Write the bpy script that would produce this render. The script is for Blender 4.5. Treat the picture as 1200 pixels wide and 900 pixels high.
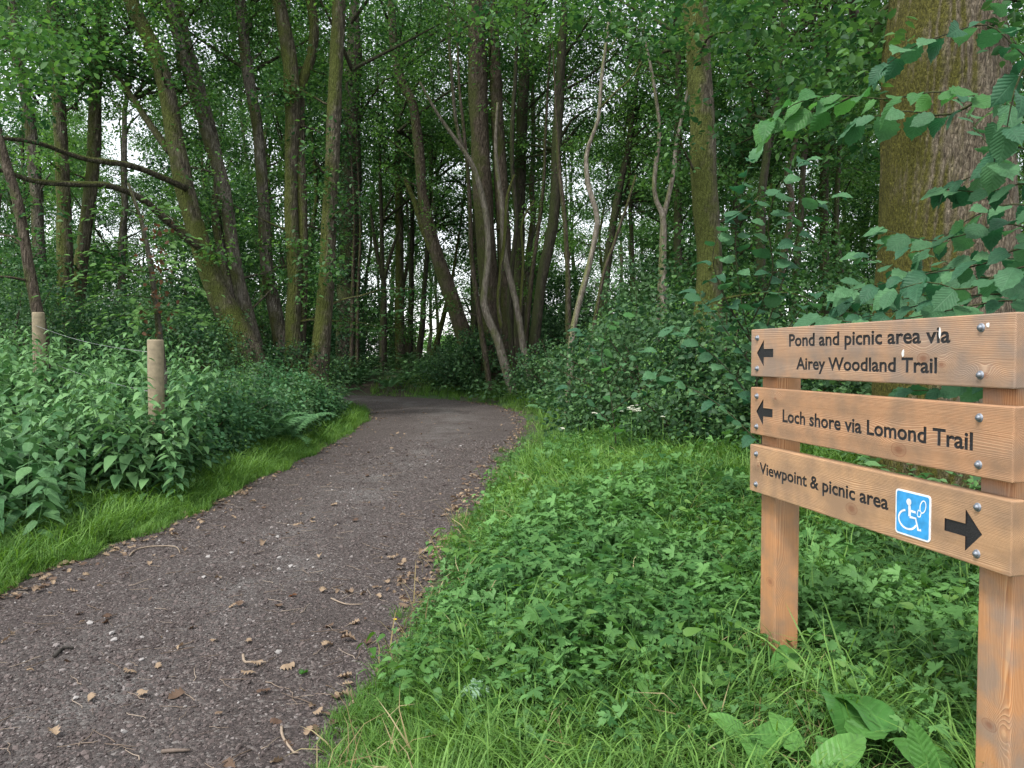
import bpy, bmesh, math, random
import numpy as np
from mathutils import Vector, Matrix
R = math.radians
rng = np.random.default_rng(7)
random.seed(7)
S = bpy.context.scene
for o in list(bpy.data.objects):
    bpy.data.objects.remove(o)

# ------------------------------------------------------------------ camera, sky, sun, exposure
FPX, CX, CY, HOR, EYE = 936.0, 600.0, 450.0, 418.0, 1.45
PITCH = math.atan((CY - HOR) / FPX)
cam_d = bpy.data.cameras.new("camera"); cam = bpy.data.objects.new("camera", cam_d)
S.collection.objects.link(cam); S.camera = cam
cam.location = (0, 0, EYE); cam.rotation_euler = (R(90) - PITCH, 0, 0)
cam_d.sensor_width = 36.0; cam_d.lens = 36.0 * FPX / 1200.0
cam_d.clip_start = 0.05; cam_d.clip_end = 5000
SUN_EL, SUN_AZ = R(58), R(-140)      # azimuth measured clockwise from +y
W = bpy.data.worlds.new("World"); S.world = W; W.use_nodes = True
nt = W.node_tree; nt.nodes.clear()
sky = nt.nodes.new("ShaderNodeTexSky"); sky.sky_type = 'NISHITA'; sky.sun_disc = False
sky.sun_elevation = SUN_EL; sky.sun_rotation = SUN_AZ; sky.air_density = 1.0; sky.dust_density = 1.0; sky.ozone_density = 1.0
hs = nt.nodes.new("ShaderNodeHueSaturation"); hs.inputs['Saturation'].default_value = 0.22
bg = nt.nodes.new("ShaderNodeBackground"); bg.inputs['Strength'].default_value = 0.15
wo = nt.nodes.new("ShaderNodeOutputWorld")
nt.links.new(sky.outputs[0], hs.inputs['Color']); nt.links.new(hs.outputs[0], bg.inputs[0]); nt.links.new(bg.outputs[0], wo.inputs[0])
sl = bpy.data.lights.new("sun", 'SUN'); sl.energy = 1.5; sl.angle = R(10); sl.color = (1.0, 0.96, 0.9)
so = bpy.data.objects.new("sun", sl); S.collection.objects.link(so)
sdir = Vector((math.sin(SUN_AZ) * math.cos(SUN_EL), math.cos(SUN_AZ) * math.cos(SUN_EL), math.sin(SUN_EL)))
so.rotation_euler = sdir.to_track_quat('Z', 'Y').to_euler()
so.location = sdir * 60
S.view_settings.view_transform = 'Standard'; S.view_settings.look = 'None'
S.view_settings.exposure = 1.38; S.view_settings.gamma = 1.0
S.render.engine = 'CYCLES'
S.cycles.max_bounces = 7; S.cycles.diffuse_bounces = 4; S.cycles.glossy_bounces = 2; S.cycles.transmission_bounces = 4
S.cycles.use_denoising = True
S.cycles.sample_clamp_indirect = 4.0
S.render.use_persistent_data = False

# ------------------------------------------------------------------ geometry helpers
sp_, cp_ = math.sin(PITCH), math.cos(PITCH)
def at(px, py, y):
    """world point seen at a place in the photograph, y metres in front of the camera"""
    X, Y = (px - CX) / FPX, (CY - py) / FPX
    d = np.array([X, Y * sp_ + cp_, Y * cp_ - sp_])
    return np.array([0, 0, EYE]) + d * (y / d[1])
def sm(t, a, b):
    t = np.clip((np.asarray(t, float) - a) / (b - a), 0, 1); return t * t * (3 - 2 * t)
PATH = np.array([(-1.9, -6, 1.2), (-1.85, 0, 1.2), (-1.79, 3, 1.17), (-1.74, 4.6, 1.2), (-1.58, 6.6, 1.16), (-1.4, 10, 1.28), (-1.2, 13.5, 1.42),
                 (-1.4, 16.5, 1.5), (-2.3, 19, 1.55), (-4.2, 20.8, 1.45), (-7, 21.4, 1.4), (-12, 21.6, 1.4), (-26, 21, 1.4)])
def _dense(P, n):
    out = []
    P = [P[0]] + list(P) + [P[-1]]
    for i in range(1, len(P) - 2):
        p0, p1, p2, p3 = map(np.asarray, P[i - 1:i + 3])
        for k in range(n):
            t = k / n
            out.append(0.5 * ((2 * p1) + (-p0 + p2) * t + (2 * p0 - 5 * p1 + 4 * p2 - p3) * t * t + (-p0 + 3 * p1 - 3 * p2 + p3) * t ** 3))
    out.append(np.asarray(P[-2], float))
    return np.array(out)
PC = _dense(PATH, 14)
def pathd(x, y):
    """signed distance to the edge of the path (negative on it), and which side (+1 right)"""
    x = np.atleast_1d(np.asarray(x, float)); y = np.atleast_1d(np.asarray(y, float))
    d = np.full(x.shape, 1e9); side = np.zeros(x.shape)
    T = np.gradient(PC[:, :2], axis=0); T /= np.linalg.norm(T, axis=1)[:, None]
    for (cx, cy, hw), (tx, ty) in zip(PC, T):
        q = np.hypot(x - cx, y - cy) - hw
        s = np.sign((x - cx) * ty - (y - cy) * tx)
        m = q < d
        d = np.where(m, q, d); side = np.where(m, s, side)
    return d, side
def vnoise(x, y, s=1.0, seed=0):
    x = np.asarray(x, float) * s + seed * 17.3; y = np.asarray(y, float) * s - seed * 9.1
    xi, yi = np.floor(x), np.floor(y); fx, fy = x - xi, y - yi
    fx, fy = fx * fx * (3 - 2 * fx), fy * fy * (3 - 2 * fy)
    def h(a, b):
        v = np.sin(a * 127.1 + b * 311.7 + seed) * 43758.5453
        return v - np.floor(v)
    return (h(xi, yi) * (1 - fx) + h(xi + 1, yi) * fx) * (1 - fy) + (h(xi, yi + 1) * (1 - fx) + h(xi + 1, yi + 1) * fx) * fy
def plane_z(y):
    y = np.asarray(y, float)
    return 0.016 * np.clip(y, -5, 45)
def terrain(x, y):
    x = np.atleast_1d(np.asarray(x, float)); y = np.atleast_1d(np.asarray(y, float))
    d, side = pathd(x, y)
    left = (side < 0) & (y < 22.5); far = (side < 0) & (y >= 20) | (y > 22.5)
    rise = np.where(left, 0.55 * sm(d, 0.3, 3.2), 0.09 * sm(d, 0.1, 1.2) + 0.20 * sm(d, 0.3, 2.5) * sm(y, 4.2, 8))
    # the far (outer) side of the bend is the right-hand side
    rise = rise + np.where(d > 0, 0.25 * sm(y, 22, 27), 0)
    z = plane_z(y) + rise + np.where(d > 0, (vnoise(x, y, 0.9, 1) - .5) * 0.12 * sm(d, 0, .8), 0)
    z = z - 0.05 * (1 - sm(d, -0.12, 0.02))
    return z
def gz(x, y): return float(terrain(x, y)[0])

def new_mesh(name, V, groups, mats=(), attrs=None, smooth=False):
    """groups: list of (faces (M,k) int array, material index)"""
    V = np.asarray(V, np.float32).reshape(-1, 3)
    me = bpy.data.meshes.new(name)
    me.vertices.add(len(V)); me.vertices.foreach_set("co", V.ravel())
    li, ls, mi, n = [], [], [], 0
    for F, m in groups:
        F = np.asarray(F, np.int32)
        if F.size == 0: continue
        k = F.shape[1]
        li.append(F.ravel()); ls.append(n + np.arange(len(F)) * k); n += F.size
        mi.append(np.full(len(F), m, np.int32))
    li = np.concatenate(li); ls = np.concatenate(ls); mi = np.concatenate(mi)
    me.loops.add(len(li)); me.loops.foreach_set("vertex_index", li)
    me.polygons.add(len(ls)); me.polygons.foreach_set("loop_start", ls.astype(np.int32))
    me.polygons.foreach_set("material_index", mi)
    if smooth: me.polygons.foreach_set("use_smooth", np.ones(len(ls), bool))
    if attrs:
        for k, v in attrs.items():
            a = me.attributes.new(k, 'FLOAT', 'POINT'); a.data.foreach_set("value", np.asarray(v, np.float32))
    for m in mats: me.materials.append(m)
    me.update(calc_edges=True)
    return me
COL = S.collection
def link(name, me, parent=None, loc=None):
    o = bpy.data.objects.new(name, me); COL.objects.link(o)
    if parent: o.parent = parent
    if loc is not None: o.location = loc
    return o
def tag(o, label=None, cat=None, group=None, kind=None):
    if label: o['label'] = label
    if cat: o['category'] = cat
    if group: o['group'] = group
    if kind: o['kind'] = kind
    return o
def empty(name, loc, label=None, cat=None, group=None, rz=0):
    o = bpy.data.objects.new(name, None); COL.objects.link(o); o.location = loc; o.rotation_euler = (0, 0, rz)
    o.empty_display_size = 0.1
    return tag(o, label, cat, group)
def copy_tree(o, parent=None):
    c = o.copy(); COL.objects.link(c); c.parent = parent
    for ch in list(o.children): copy_tree(ch, c)
    return c

class Geo:
    """collects shapes for one mesh"""
    def __init__(s): s.V = []; s.G = []; s.n = 0; s.A = []
    def add(s, V, groups, tint=None):
        V = np.asarray(V, float).reshape(-1, 3)
        for F, m in groups: s.G.append((np.asarray(F) + s.n, m))
        s.V.append(V); s.n += len(V)
        s.A.append(np.full(len(V), .5) if tint is None else np.broadcast_to(tint, (len(V),)).copy())
    def mesh(s, name, mats, smooth=False):
        byk = {}
        for F, m in s.G:
            if F.size: byk.setdefault((F.shape[1], m), []).append(F)
        return new_mesh(name, np.concatenate(s.V), [(np.concatenate(f), k[1]) for k, f in byk.items()], mats, {'tint': np.concatenate(s.A)}, smooth)
    def tube(s, P, rad, seg=8, m=0, rough=0.0, seed=0, cap=True):
        ridge = seg > 90
        P = np.asarray(P, float); rad = np.asarray(rad, float); n = len(P)
        T = np.gradient(P, axis=0); T /= np.linalg.norm(T, axis=1)[:, None] + 1e-9
        ref = np.array([0.0, 1.0, 0.0]) if abs(T[:, 1]).mean() < .8 else np.array([1.0, 0, 0])
        A = np.cross(T, ref); A /= np.linalg.norm(A, axis=1)[:, None] + 1e-9
        B = np.cross(T, A)
        th = np.linspace(0, 2 * np.pi, seg, endpoint=False)
        rr = rad[:, None] * np.ones(seg)
        if rough:
            L = np.concatenate([[0], np.cumsum(np.linalg.norm(np.diff(P, axis=0), axis=1))])
            a, b = np.meshgrid(L, th, indexing='ij'); s_ = 1 / max(rad.mean(), .01)
            w = (vnoise(np.cos(b) * 1.3 + a * s_ * .12, np.sin(b) * 1.3 + a * s_ * .3, 1.0, seed) - .5) * 2
            w2 = (vnoise(np.cos(b) * 4, np.sin(b) * 4 + a * s_ * .8, 1.0, seed + 5) - .5)
            rr = rr * (1 + rough * (w + .6 * w2))
            if ridge:   # furrowed bark: plates between cracks that run up the trunk and wander
                wa = b * 9 + 1.6 * vnoise(np.cos(b) * 2, a * 1.5, 1.0, seed + 8)
                rd = np.abs(vnoise(np.cos(b) * 12 + a * .7, np.sin(b) * 12 + a * 2.2, 1.0, seed + 9) - .5) * 2
                rr = rr + .016 * (np.minimum(rd * 2.2, 1) - .5) + .02 * (vnoise(np.cos(b) * 3, np.sin(b) * 3 + a * 1.1, 1.0, seed + 11) - .5)
        V = P[:, None, :] + (A[:, None, :] * np.cos(th)[None, :, None] + B[:, None, :] * np.sin(th)[None, :, None]) * rr[:, :, None]
        i, j = np.meshgrid(np.arange(n - 1), np.arange(seg), indexing='ij')
        a = i * seg + j; b = i * seg + (j + 1) % seg
        F = np.stack([a, b, b + seg, a + seg], -1).reshape(-1, 4)
        V = V.reshape(-1, 3)
        gr = [(F, m)]
        if cap:
            V = np.concatenate([V, P[:1], P[-1:]]); k = n * seg
            j = np.arange(seg)
            gr.append((np.stack([(j + 1) % seg, j, np.full(seg, k)], -1), m))
            gr.append((np.stack([(n - 1) * seg + j, (n - 1) * seg + (j + 1) % seg, np.full(seg, k + 1)], -1), m))
        s.add(V, gr)
    def box(s, x0, x1, y0, y1, z0, z1, m=0):
        V = [(x, y, z) for x in (x0, x1) for y in (y0, y1) for z in (z0, z1)]
        s.add(V, [(np.array([(0, 1, 3, 2), (4, 6, 7, 5), (0, 4, 5, 1), (2, 3, 7, 6), (0, 2, 6, 4), (1, 5, 7, 3)]), m)])
    def leaves(s, C, D, N, size, tmpl, tint, m=0):
        """C centres (base), D direction of midrib, N normal, size scalar/array, tmpl (verts, groups)"""
        C = np.asarray(C, float); D = D / (np.linalg.norm(D, axis=1)[:, None] + 1e-9)
        X = np.cross(D, N); X /= np.linalg.norm(X, axis=1)[:, None] + 1e-9
        Z = np.cross(X, D)
        T, G = tmpl; k = len(T); n = len(C)
        sz = np.broadcast_to(size, (n,))[:, None, None]
        V = C[:, None, :] + sz * (T[None, :, 0:1] * X[:, None, :] + T[None, :, 1:2] * D[:, None, :] + T[None, :, 2:3] * Z[:, None, :])
        off = (np.arange(n) * k)[:, None, None]
        s.add(V.reshape(-1, 3), [((np.asarray(F)[None] + off).reshape(-1, np.asarray(F).shape[1]), m) for F in G], np.repeat(np.broadcast_to(tint, (n,)), k))

# leaf templates: x width, y length (0..1), z up
L4 = (np.array([(0, 0, 0), (.33, .45, .07), (0, 1, -.08), (-.33, .45, .07)]), [[(0, 1, 2), (0, 2, 3)]])
L6 = (np.array([(0, 0, 0), (.30, .25, .06), (.30, .62, .05), (0, 1, -.12), (-.30, .62, .05), (-.30, .25, .06)]), [[(0, 1, 2, 3), (0, 3, 4, 5)]])
def leaf_shape(profile, droop=.15, fold=.12, jag=0.0, nrm=0):
    """leaf with a folded midrib; profile: list of (y, halfwidth)"""
    V, F = [], []
    n = len(profile)
    for i, (y, w) in enumerate(profile):
        z = -droop * y * y
        if jag: w = w * (1 + (jag if i % 2 else -jag))
        V += [(-w, y - (0.03 if i % 2 else 0), z + fold * w), (0, y, z), (w, y - (0.03 if i % 2 else 0), z + fold * w)]
    V += [(0, 1, -droop)]
    for i in range(n - 1):
        a = 3 * i
        F += [(a, a + 1, a + 4, a + 3), (a + 1, a + 2, a + 5, a + 4)]
    a = 3 * (n - 1); T = [(a, a + 1, 3 * n), (a + 1, a + 2, 3 * n)]
    return (np.array(V, float), [F, T])
NETTLE = leaf_shape([(0, .02), (.08, .17), (.2, .25), (.34, .225), (.48, .215), (.62, .15), (.76, .12), (.9, .045)], .25, .25, .10)
HAZEL = leaf_shape([(0, .03), (.05, .17), (.13, .26), (.22, .33), (.32, .355), (.42, .375), (.52, .36), (.62, .34), (.70, .27), (.78, .23), (.85, .12), (.93, .045)], .3, .28, .07)
DOCK = leaf_shape([(0, .03), (.02, .14), (.06, .19), (.12, .215), (.22, .235), (.34, .24), (.45, .24), (.56, .225), (.67, .205), (.76, .175), (.85, .135), (.92, .09), (.97, .05)], .35, .3, .015)

# ------------------------------------------------------------------ materials
def mat(name):
    m = bpy.data.materials.new(name); m.use_nodes = True; t = m.node_tree
    t.nodes.clear(); o = t.nodes.new("ShaderNodeOutputMaterial")
    return m, t, o
def N(t, typ, **kw):
    n = t.nodes.new(typ)
    for k, v in kw.items():
        if k in n.inputs.keys(): n.inputs[k].default_value = v
        else: setattr(n, k, v)
    return n
def ramp(t, fac, stops):
    r = t.nodes.new("ShaderNodeValToRGB"); cr = r.color_ramp
    while len(cr.elements) < len(stops): cr.elements.new(.5)
    for e, (p, c) in zip(cr.elements, stops): e.position = p; e.color = (*c, 1)
    t.links.new(fac, r.inputs[0]); return r.outputs[0]
def leaf_mat(name, dark, light, trans=.3, rough=.5, patch=0.0, vein=False):
    m, t, o = mat(name)
    a = N(t, "ShaderNodeAttribute", attribute_name='tint')
    fac = a.outputs['Fac']
    if patch:
        g = N(t, "ShaderNodeNewGeometry"); nz = N(t, "ShaderNodeTexNoise", Scale=patch, Detail=2.0)
        t.links.new(g.outputs['Position'], nz.inputs['Vector'])
        mx = N(t, "ShaderNodeMath", operation='MULTIPLY_ADD'); t.links.new(nz.outputs[0], mx.inputs[0]); mx.inputs[1].default_value = 1.6; mx.inputs[2].default_value = -0.8
        ad = N(t, "ShaderNodeMath", operation='ADD', use_clamp=True); t.links.new(mx.outputs[0], ad.inputs[0]); t.links.new(fac, ad.inputs[1]); fac = ad.outputs[0]
    mid = tuple((x + y) / 2 * .92 for x, y in zip(dark, light))
    c = ramp(t, fac, [(0, dark), (.5, mid), (1, light)])
    p = N(t, "ShaderNodeBsdfPrincipled", Roughness=rough); p.inputs['Specular IOR Level'].default_value = .2
    t.links.new(c, p.inputs['Base Color'])
    tr = N(t, "ShaderNodeBsdfTranslucent")
    hs = N(t, "ShaderNodeHueSaturation", Hue=.487, Saturation=1.2, Value=1.35); t.links.new(c, hs.inputs['Color']); t.links.new(hs.outputs[0], tr.inputs[0])
    mx = N(t, "ShaderNodeMixShader"); mx.inputs[0].default_value = trans
    t.links.new(p.outputs[0], mx.inputs[1]); t.links.new(tr.outputs[0], mx.inputs[2]); t.links.new(mx.outputs[0], o.inputs[0])
    if vein == 'leaf':
        g = N(t, "ShaderNodeTexCoord"); sx = N(t, "ShaderNodeSeparateXYZ"); t.links.new(g.outputs['Object'], sx.inputs[0])
        ab = N(t, "ShaderNodeMath", operation='ABSOLUTE'); t.links.new(sx.outputs[0], ab.inputs[0])
        nz = N(t, "ShaderNodeTexNoise", Scale=7.0, Detail=4.0); t.links.new(g.outputs['Object'], nz.inputs[0])
        m1 = N(t, "ShaderNodeMath", operation='MULTIPLY_ADD'); t.links.new(ab.outputs[0], m1.inputs[0]); m1.inputs[1].default_value = -.85; t.links.new(sx.outputs[1], m1.inputs[2])
        m0 = N(t, "ShaderNodeMath", operation='MULTIPLY_ADD'); t.links.new(nz.outputs[0], m0.inputs[0]); m0.inputs[1].default_value = .05; t.links.new(m1.outputs[0], m0.inputs[2])
        m2 = N(t, "ShaderNodeMath", operation='MULTIPLY'); t.links.new(m0.outputs[0], m2.inputs[0]); m2.inputs[1].default_value = 9.0
        fr = N(t, "ShaderNodeMath", operation='PINGPONG'); t.links.new(m2.outputs[0], fr.inputs[0]); fr.inputs[1].default_value = .5
        side = ramp(t, fr.outputs[0], [(0, (1, 1, 1)), (.09, (.35, .35, .35)), (.5, (0, 0, 0))])
        mid_ = ramp(t, ab.outputs[0], [(0, (1, 1, 1)), (.012, (.9, .9, .9)), (.028, (0, 0, 0))])
        vm = N(t, "ShaderNodeMath", operation='MAXIMUM'); t.links.new(side, vm.inputs[0]); t.links.new(mid_, vm.inputs[1])
        cm = N(t, "ShaderNodeMix", data_type='RGBA'); vf = N(t, "ShaderNodeMath", operation='MULTIPLY'); t.links.new(vm.outputs[0], vf.inputs[0]); vf.inputs[1].default_value = .14; t.links.new(vf.outputs[0], cm.inputs[0])
        bl = ramp(t, nz.outputs[0], [(.3, (.72, .72, .72)), (.7, (1.12, 1.12, 1.12))]); mm = N(t, "ShaderNodeMix", data_type='RGBA', blend_type='MULTIPLY'); mm.inputs[0].default_value = 1; t.links.new(c, mm.inputs[6]); t.links.new(bl, mm.inputs[7])
        t.links.new(mm.outputs[2], cm.inputs[6]); cm.inputs[7].default_value = (light[0] * 1.5, light[1] * 1.35, light[2] * 1.6, 1); t.links.new(cm.outputs[2], p.inputs['Base Color'])
        b = N(t, "ShaderNodeBump", Strength=.3, Distance=.012, invert=True); t.links.new(vm.outputs[0], b.inputs['Height']); t.links.new(b.outputs[0], p.inputs['Normal'])
    elif vein:
        g = N(t, "ShaderNodeTexCoord"); nz = N(t, "ShaderNodeTexNoise", Scale=60.0, Detail=3.0); t.links.new(g.outputs['Object'], nz.inputs[0])
        b = N(t, "ShaderNodeBump", Strength=.35, Distance=.004); t.links.new(nz.outputs[0], b.inputs['Height']); t.links.new(b.outputs[0], p.inputs['Normal'])
    return m
M = {}
M['canopy'] = leaf_mat('canopy_leaf', (.028, .08, .03), (.115, .24, .07), .35, .45, .35)
M['canopy_pale'] = leaf_mat('canopy_leaf_pale', (.05, .125, .04), (.16, .31, .085), .42, .45, .4)
M['understorey'] = leaf_mat('understorey_leaf', (.025, .07, .03), (.12, .23, .09), .25, .45, .5)
M['hazel'] = leaf_mat('hazel_leaf', (.03, .10, .055), (.10, .23, .10), .3, .5, 0, 'leaf')
M['hazel_bright'] = leaf_mat('hazel_leaf_bright', (.055, .165, .055), (.105, .26, .075), .4, .42, 0, 'leaf')
M['nettle'] = leaf_mat('nettle_leaf', (.06, .155, .06), (.17, .32, .125), .25, .5, 0, True)
M['fern'] = leaf_mat('fern_leaf', (.06, .16, .07), (.15, .31, .13), .3, .5, .6)
M['grass'] = leaf_mat('grass_blade', (.06, .15, .03), (.20, .36, .085), .35, .5, .7)
M['grassdry'] = leaf_mat('dry_grass', (.25, .20, .09), (.42, .36, .2), .3, .6)
M['cover'] = leaf_mat('buttercup_leaf', (.03, .10, .026), (.135, .29, .085), .3, .5, .9)
M['dock'] = leaf_mat('dock_leaf', (.05, .16, .035), (.12, .28, .065), .25, .36, 0, 'leaf')
M['nettle_near'] = leaf_mat('nettle_leaf_near', (.055, .15, .06), (.165, .32, .13), .25, .5, 0, 'leaf')
M['ivy'] = leaf_mat('ivy_leaf', (.02, .06, .025), (.06, .13, .055), .15, .35, .8)
M['dead'] = leaf_mat('dead_leaf', (.09, .055, .038), (.32, .235, .155), .1, .7, 0, True)
M['rust'] = leaf_mat('rusty_leaf', (.09, .045, .025), (.19, .10, .055), .3, .6)
M['white'] = leaf_mat('white_petal', (.6, .62, .5), (.8, .8, .7), .3, .6)
M['yellow'] = leaf_mat('yellow_petal', (.7, .5, .02), (.8, .62, .03), .3, .5)
M['silver'] = leaf_mat('silver_leaf', (.22, .38, .25), (.35, .52, .36), .3, .5)

def bark_mat(name, c1, c2, c3, moss=(.09, .10, .02), mossamt=.5, scale=1.0, bump=.6, mscale=None):
    m, t, o = mat(name)
    tc = N(t, "ShaderNodeTexCoord"); g = N(t, "ShaderNodeNewGeometry")
    mp = N(t, "ShaderNodeMapping"); mp.inputs['Scale'].default_value = (14 * scale, 14 * scale, 3.5 * scale); t.links.new(tc.outputs['Object'], mp.inputs[0])
    n1 = N(t, "ShaderNodeTexNoise", Scale=1.6, Detail=9.0, Roughness=.7, Distortion=.6); t.links.new(mp.outputs[0], n1.inputs['Vector'])
    v = N(t, "ShaderNodeTexVoronoi", Scale=1.7); v.feature = 'DISTANCE_TO_EDGE'; t.links.new(mp.outputs[0], v.inputs['Vector'])
    c = ramp(t, n1.outputs[0], [(.36, c1), (.5, c2), (.66, c3)])
    n2 = N(t, "ShaderNodeTexNoise", Scale=1.3 * (mscale or scale), Detail=6.0, Roughness=.65); t.links.new(tc.outputs['Object'], n2.inputs['Vector'])
    # moss sits in patches and prefers one side of the trunk
    sx = N(t, "ShaderNodeVectorMath", operation='DOT_PRODUCT'); t.links.new(g.outputs['Normal'], sx.inputs[0]); sx.inputs[1].default_value = (-.16, -.02, .2) if mscale is None else (-.26, .05, .1)
    ad = N(t, "ShaderNodeMath", operation='ADD'); t.links.new(n2.outputs[0], ad.inputs[0]); t.links.new(sx.outputs['Value'], ad.inputs[1])
    ms = ramp(t, ad.outputs[0], [(.58 - .32 * mossamt, (0, 0, 0)), (.76 - .32 * mossamt, (1, 1, 1))])
    n3 = N(t, "ShaderNodeTexNoise", Scale=55.0, Detail=5.0, Roughness=.7); t.links.new(tc.outputs['Object'], n3.inputs['Vector'])
    mc = ramp(t, n3.outputs[0], [(.3, tuple(x * .45 for x in moss)), (.5, moss), (.7, tuple(min(1, x * 1.7) for x in moss))])
    mx = N(t, "ShaderNodeMix", data_type='RGBA'); t.links.new(ms, mx.inputs[0]); t.links.new(c, mx.inputs[6]); t.links.new(mc, mx.inputs[7])
    p = N(t, "ShaderNodeBsdfPrincipled", Roughness=.85); p.inputs['Specular IOR Level'].default_value = .25
    t.links.new(mx.outputs[2], p.inputs['Base Color'])
    ha = N(t, "ShaderNodeMath", operation='MULTIPLY_ADD'); t.links.new(v.outputs[0], ha.inputs[0]); ha.inputs[1].default_value = 1.2; t.links.new(n1.outputs[0], ha.inputs[2])
    hb = N(t, "ShaderNodeMath", operation='MULTIPLY_ADD'); t.links.new(n3.outputs[0], hb.inputs[0]); hb.inputs[1].default_value = .35; t.links.new(ha.outputs[0], hb.inputs[2])
    b = N(t, "ShaderNodeBump", Strength=bump, Distance=.05); t.links.new(hb.outputs[0], b.inputs['Height']); t.links.new(b.outputs[0], p.inputs['Normal'])
    t.links.new(p.outputs[0], o.inputs[0]); return m
B = {}
B['mossy'] = bark_mat('mossy_bark', (.03, .025, .018), (.085, .07, .048), (.20, .175, .13), (.075, .088, .018), .62, 1, 1.0)
B['grey'] = bark_mat('grey_bark', (.045, .038, .03), (.11, .095, .075), (.24, .22, .18), (.065, .07, .02), .38, 1, 1.0)
B['brown'] = bark_mat('brown_bark', (.035, .026, .019), (.085, .065, .047), (.16, .13, .10), (.06, .07, .018), .3, 1, 1.0)
B['dark'] = bark_mat('dark_bark', (.02, .018, .013), (.05, .042, .03), (.09, .08, .055), (.04, .05, .015), .4)
B['pale'] = bark_mat('pale_bark', (.08, .065, .05), (.17, .145, .115), (.31, .275, .225), (.12, .13, .05), .12)
B['oak'] = bark_mat('old_oak_bark', (.055, .042, .028), (.16, .128, .088), (.31, .26, .19), (.09, .085, .014), .30, 2.1, 1.0, .8)

def simple(name, col, rough=.6, metal=0, bump=None):
    m, t, o = mat(name)
    p = N(t, "ShaderNodeBsdfPrincipled", Roughness=rough, Metallic=metal)
    tc = N(t, "ShaderNodeTexCoord"); nz = N(t, "ShaderNodeTexNoise", Scale=bump[0] if bump else 40.0, Detail=5.0); t.links.new(tc.outputs['Object'], nz.inputs[0])
    c = ramp(t, nz.outputs[0], [(.3, tuple(x * .75 for x in col)), (.7, tuple(min(1, x * 1.15) for x in col))]); t.links.new(c, p.inputs['Base Color'])
    if bump:
        b = N(t, "ShaderNodeBump", Strength=bump[1], Distance=.003); t.links.new(nz.outputs[0], b.inputs['Height']); t.links.new(b.outputs[0], p.inputs['Normal'])
    t.links.new(p.outputs[0], o.inputs[0]); return m

def ground_material():
    m, t, o = mat('woodland_soil')
    g = N(t, "ShaderNodeNewGeometry")
    n1 = N(t, "ShaderNodeTexNoise", Scale=14.0, Detail=8.0, Roughness=.7); t.links.new(g.outputs['Position'], n1.inputs[0])
    n2 = N(t, "ShaderNodeTexNoise", Scale=.5, Detail=4.0); t.links.new(g.outputs['Position'], n2.inputs[0])
    soil = ramp(t, n1.outputs[0], [(.3, (.022, .015, .01)), (.55, (.06, .045, .03)), (.8, (.12, .09, .055))])
    gr = ramp(t, n1.outputs[0], [(.3, (.02, .045, .012)), (.7, (.05, .10, .025))])
    mx = N(t, "ShaderNodeMix", data_type='RGBA'); f = ramp(t, n2.outputs[0], [(.42, (0, 0, 0)), (.6, (1, 1, 1))])
    t.links.new(f, mx.inputs[0]); t.links.new(soil, mx.inputs[6]); t.links.new(gr, mx.inputs[7])
    p = N(t, "ShaderNodeBsdfPrincipled", Roughness=.95); t.links.new(mx.outputs[2], p.inputs['Base Color'])
    b = N(t, "ShaderNodeBump", Strength=.8, Distance=.03); t.links.new(n1.outputs[0], b.inputs['Height']); t.links.new(b.outputs[0], p.inputs['Normal'])
    t.links.new(p.outputs[0], o.inputs[0]); return m
def field_material():
    m, t, o = mat('meadow_grass')
    g = N(t, "ShaderNodeNewGeometry")
    n1 = N(t, "ShaderNodeTexNoise", Scale=1.5, Detail=8.0, Roughness=.75); t.links.new(g.outputs['Position'], n1.inputs[0])
    c = ramp(t, n1.outputs[0], [(.3, (.07, .15, .03)), (.5, (.14, .26, .06)), (.7, (.26, .36, .11))])
    p = N(t, "ShaderNodeBsdfPrincipled", Roughness=.9); t.links.new(c, p.inputs['Base Color']); t.links.new(p.outputs[0], o.inputs[0]); return m
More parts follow.
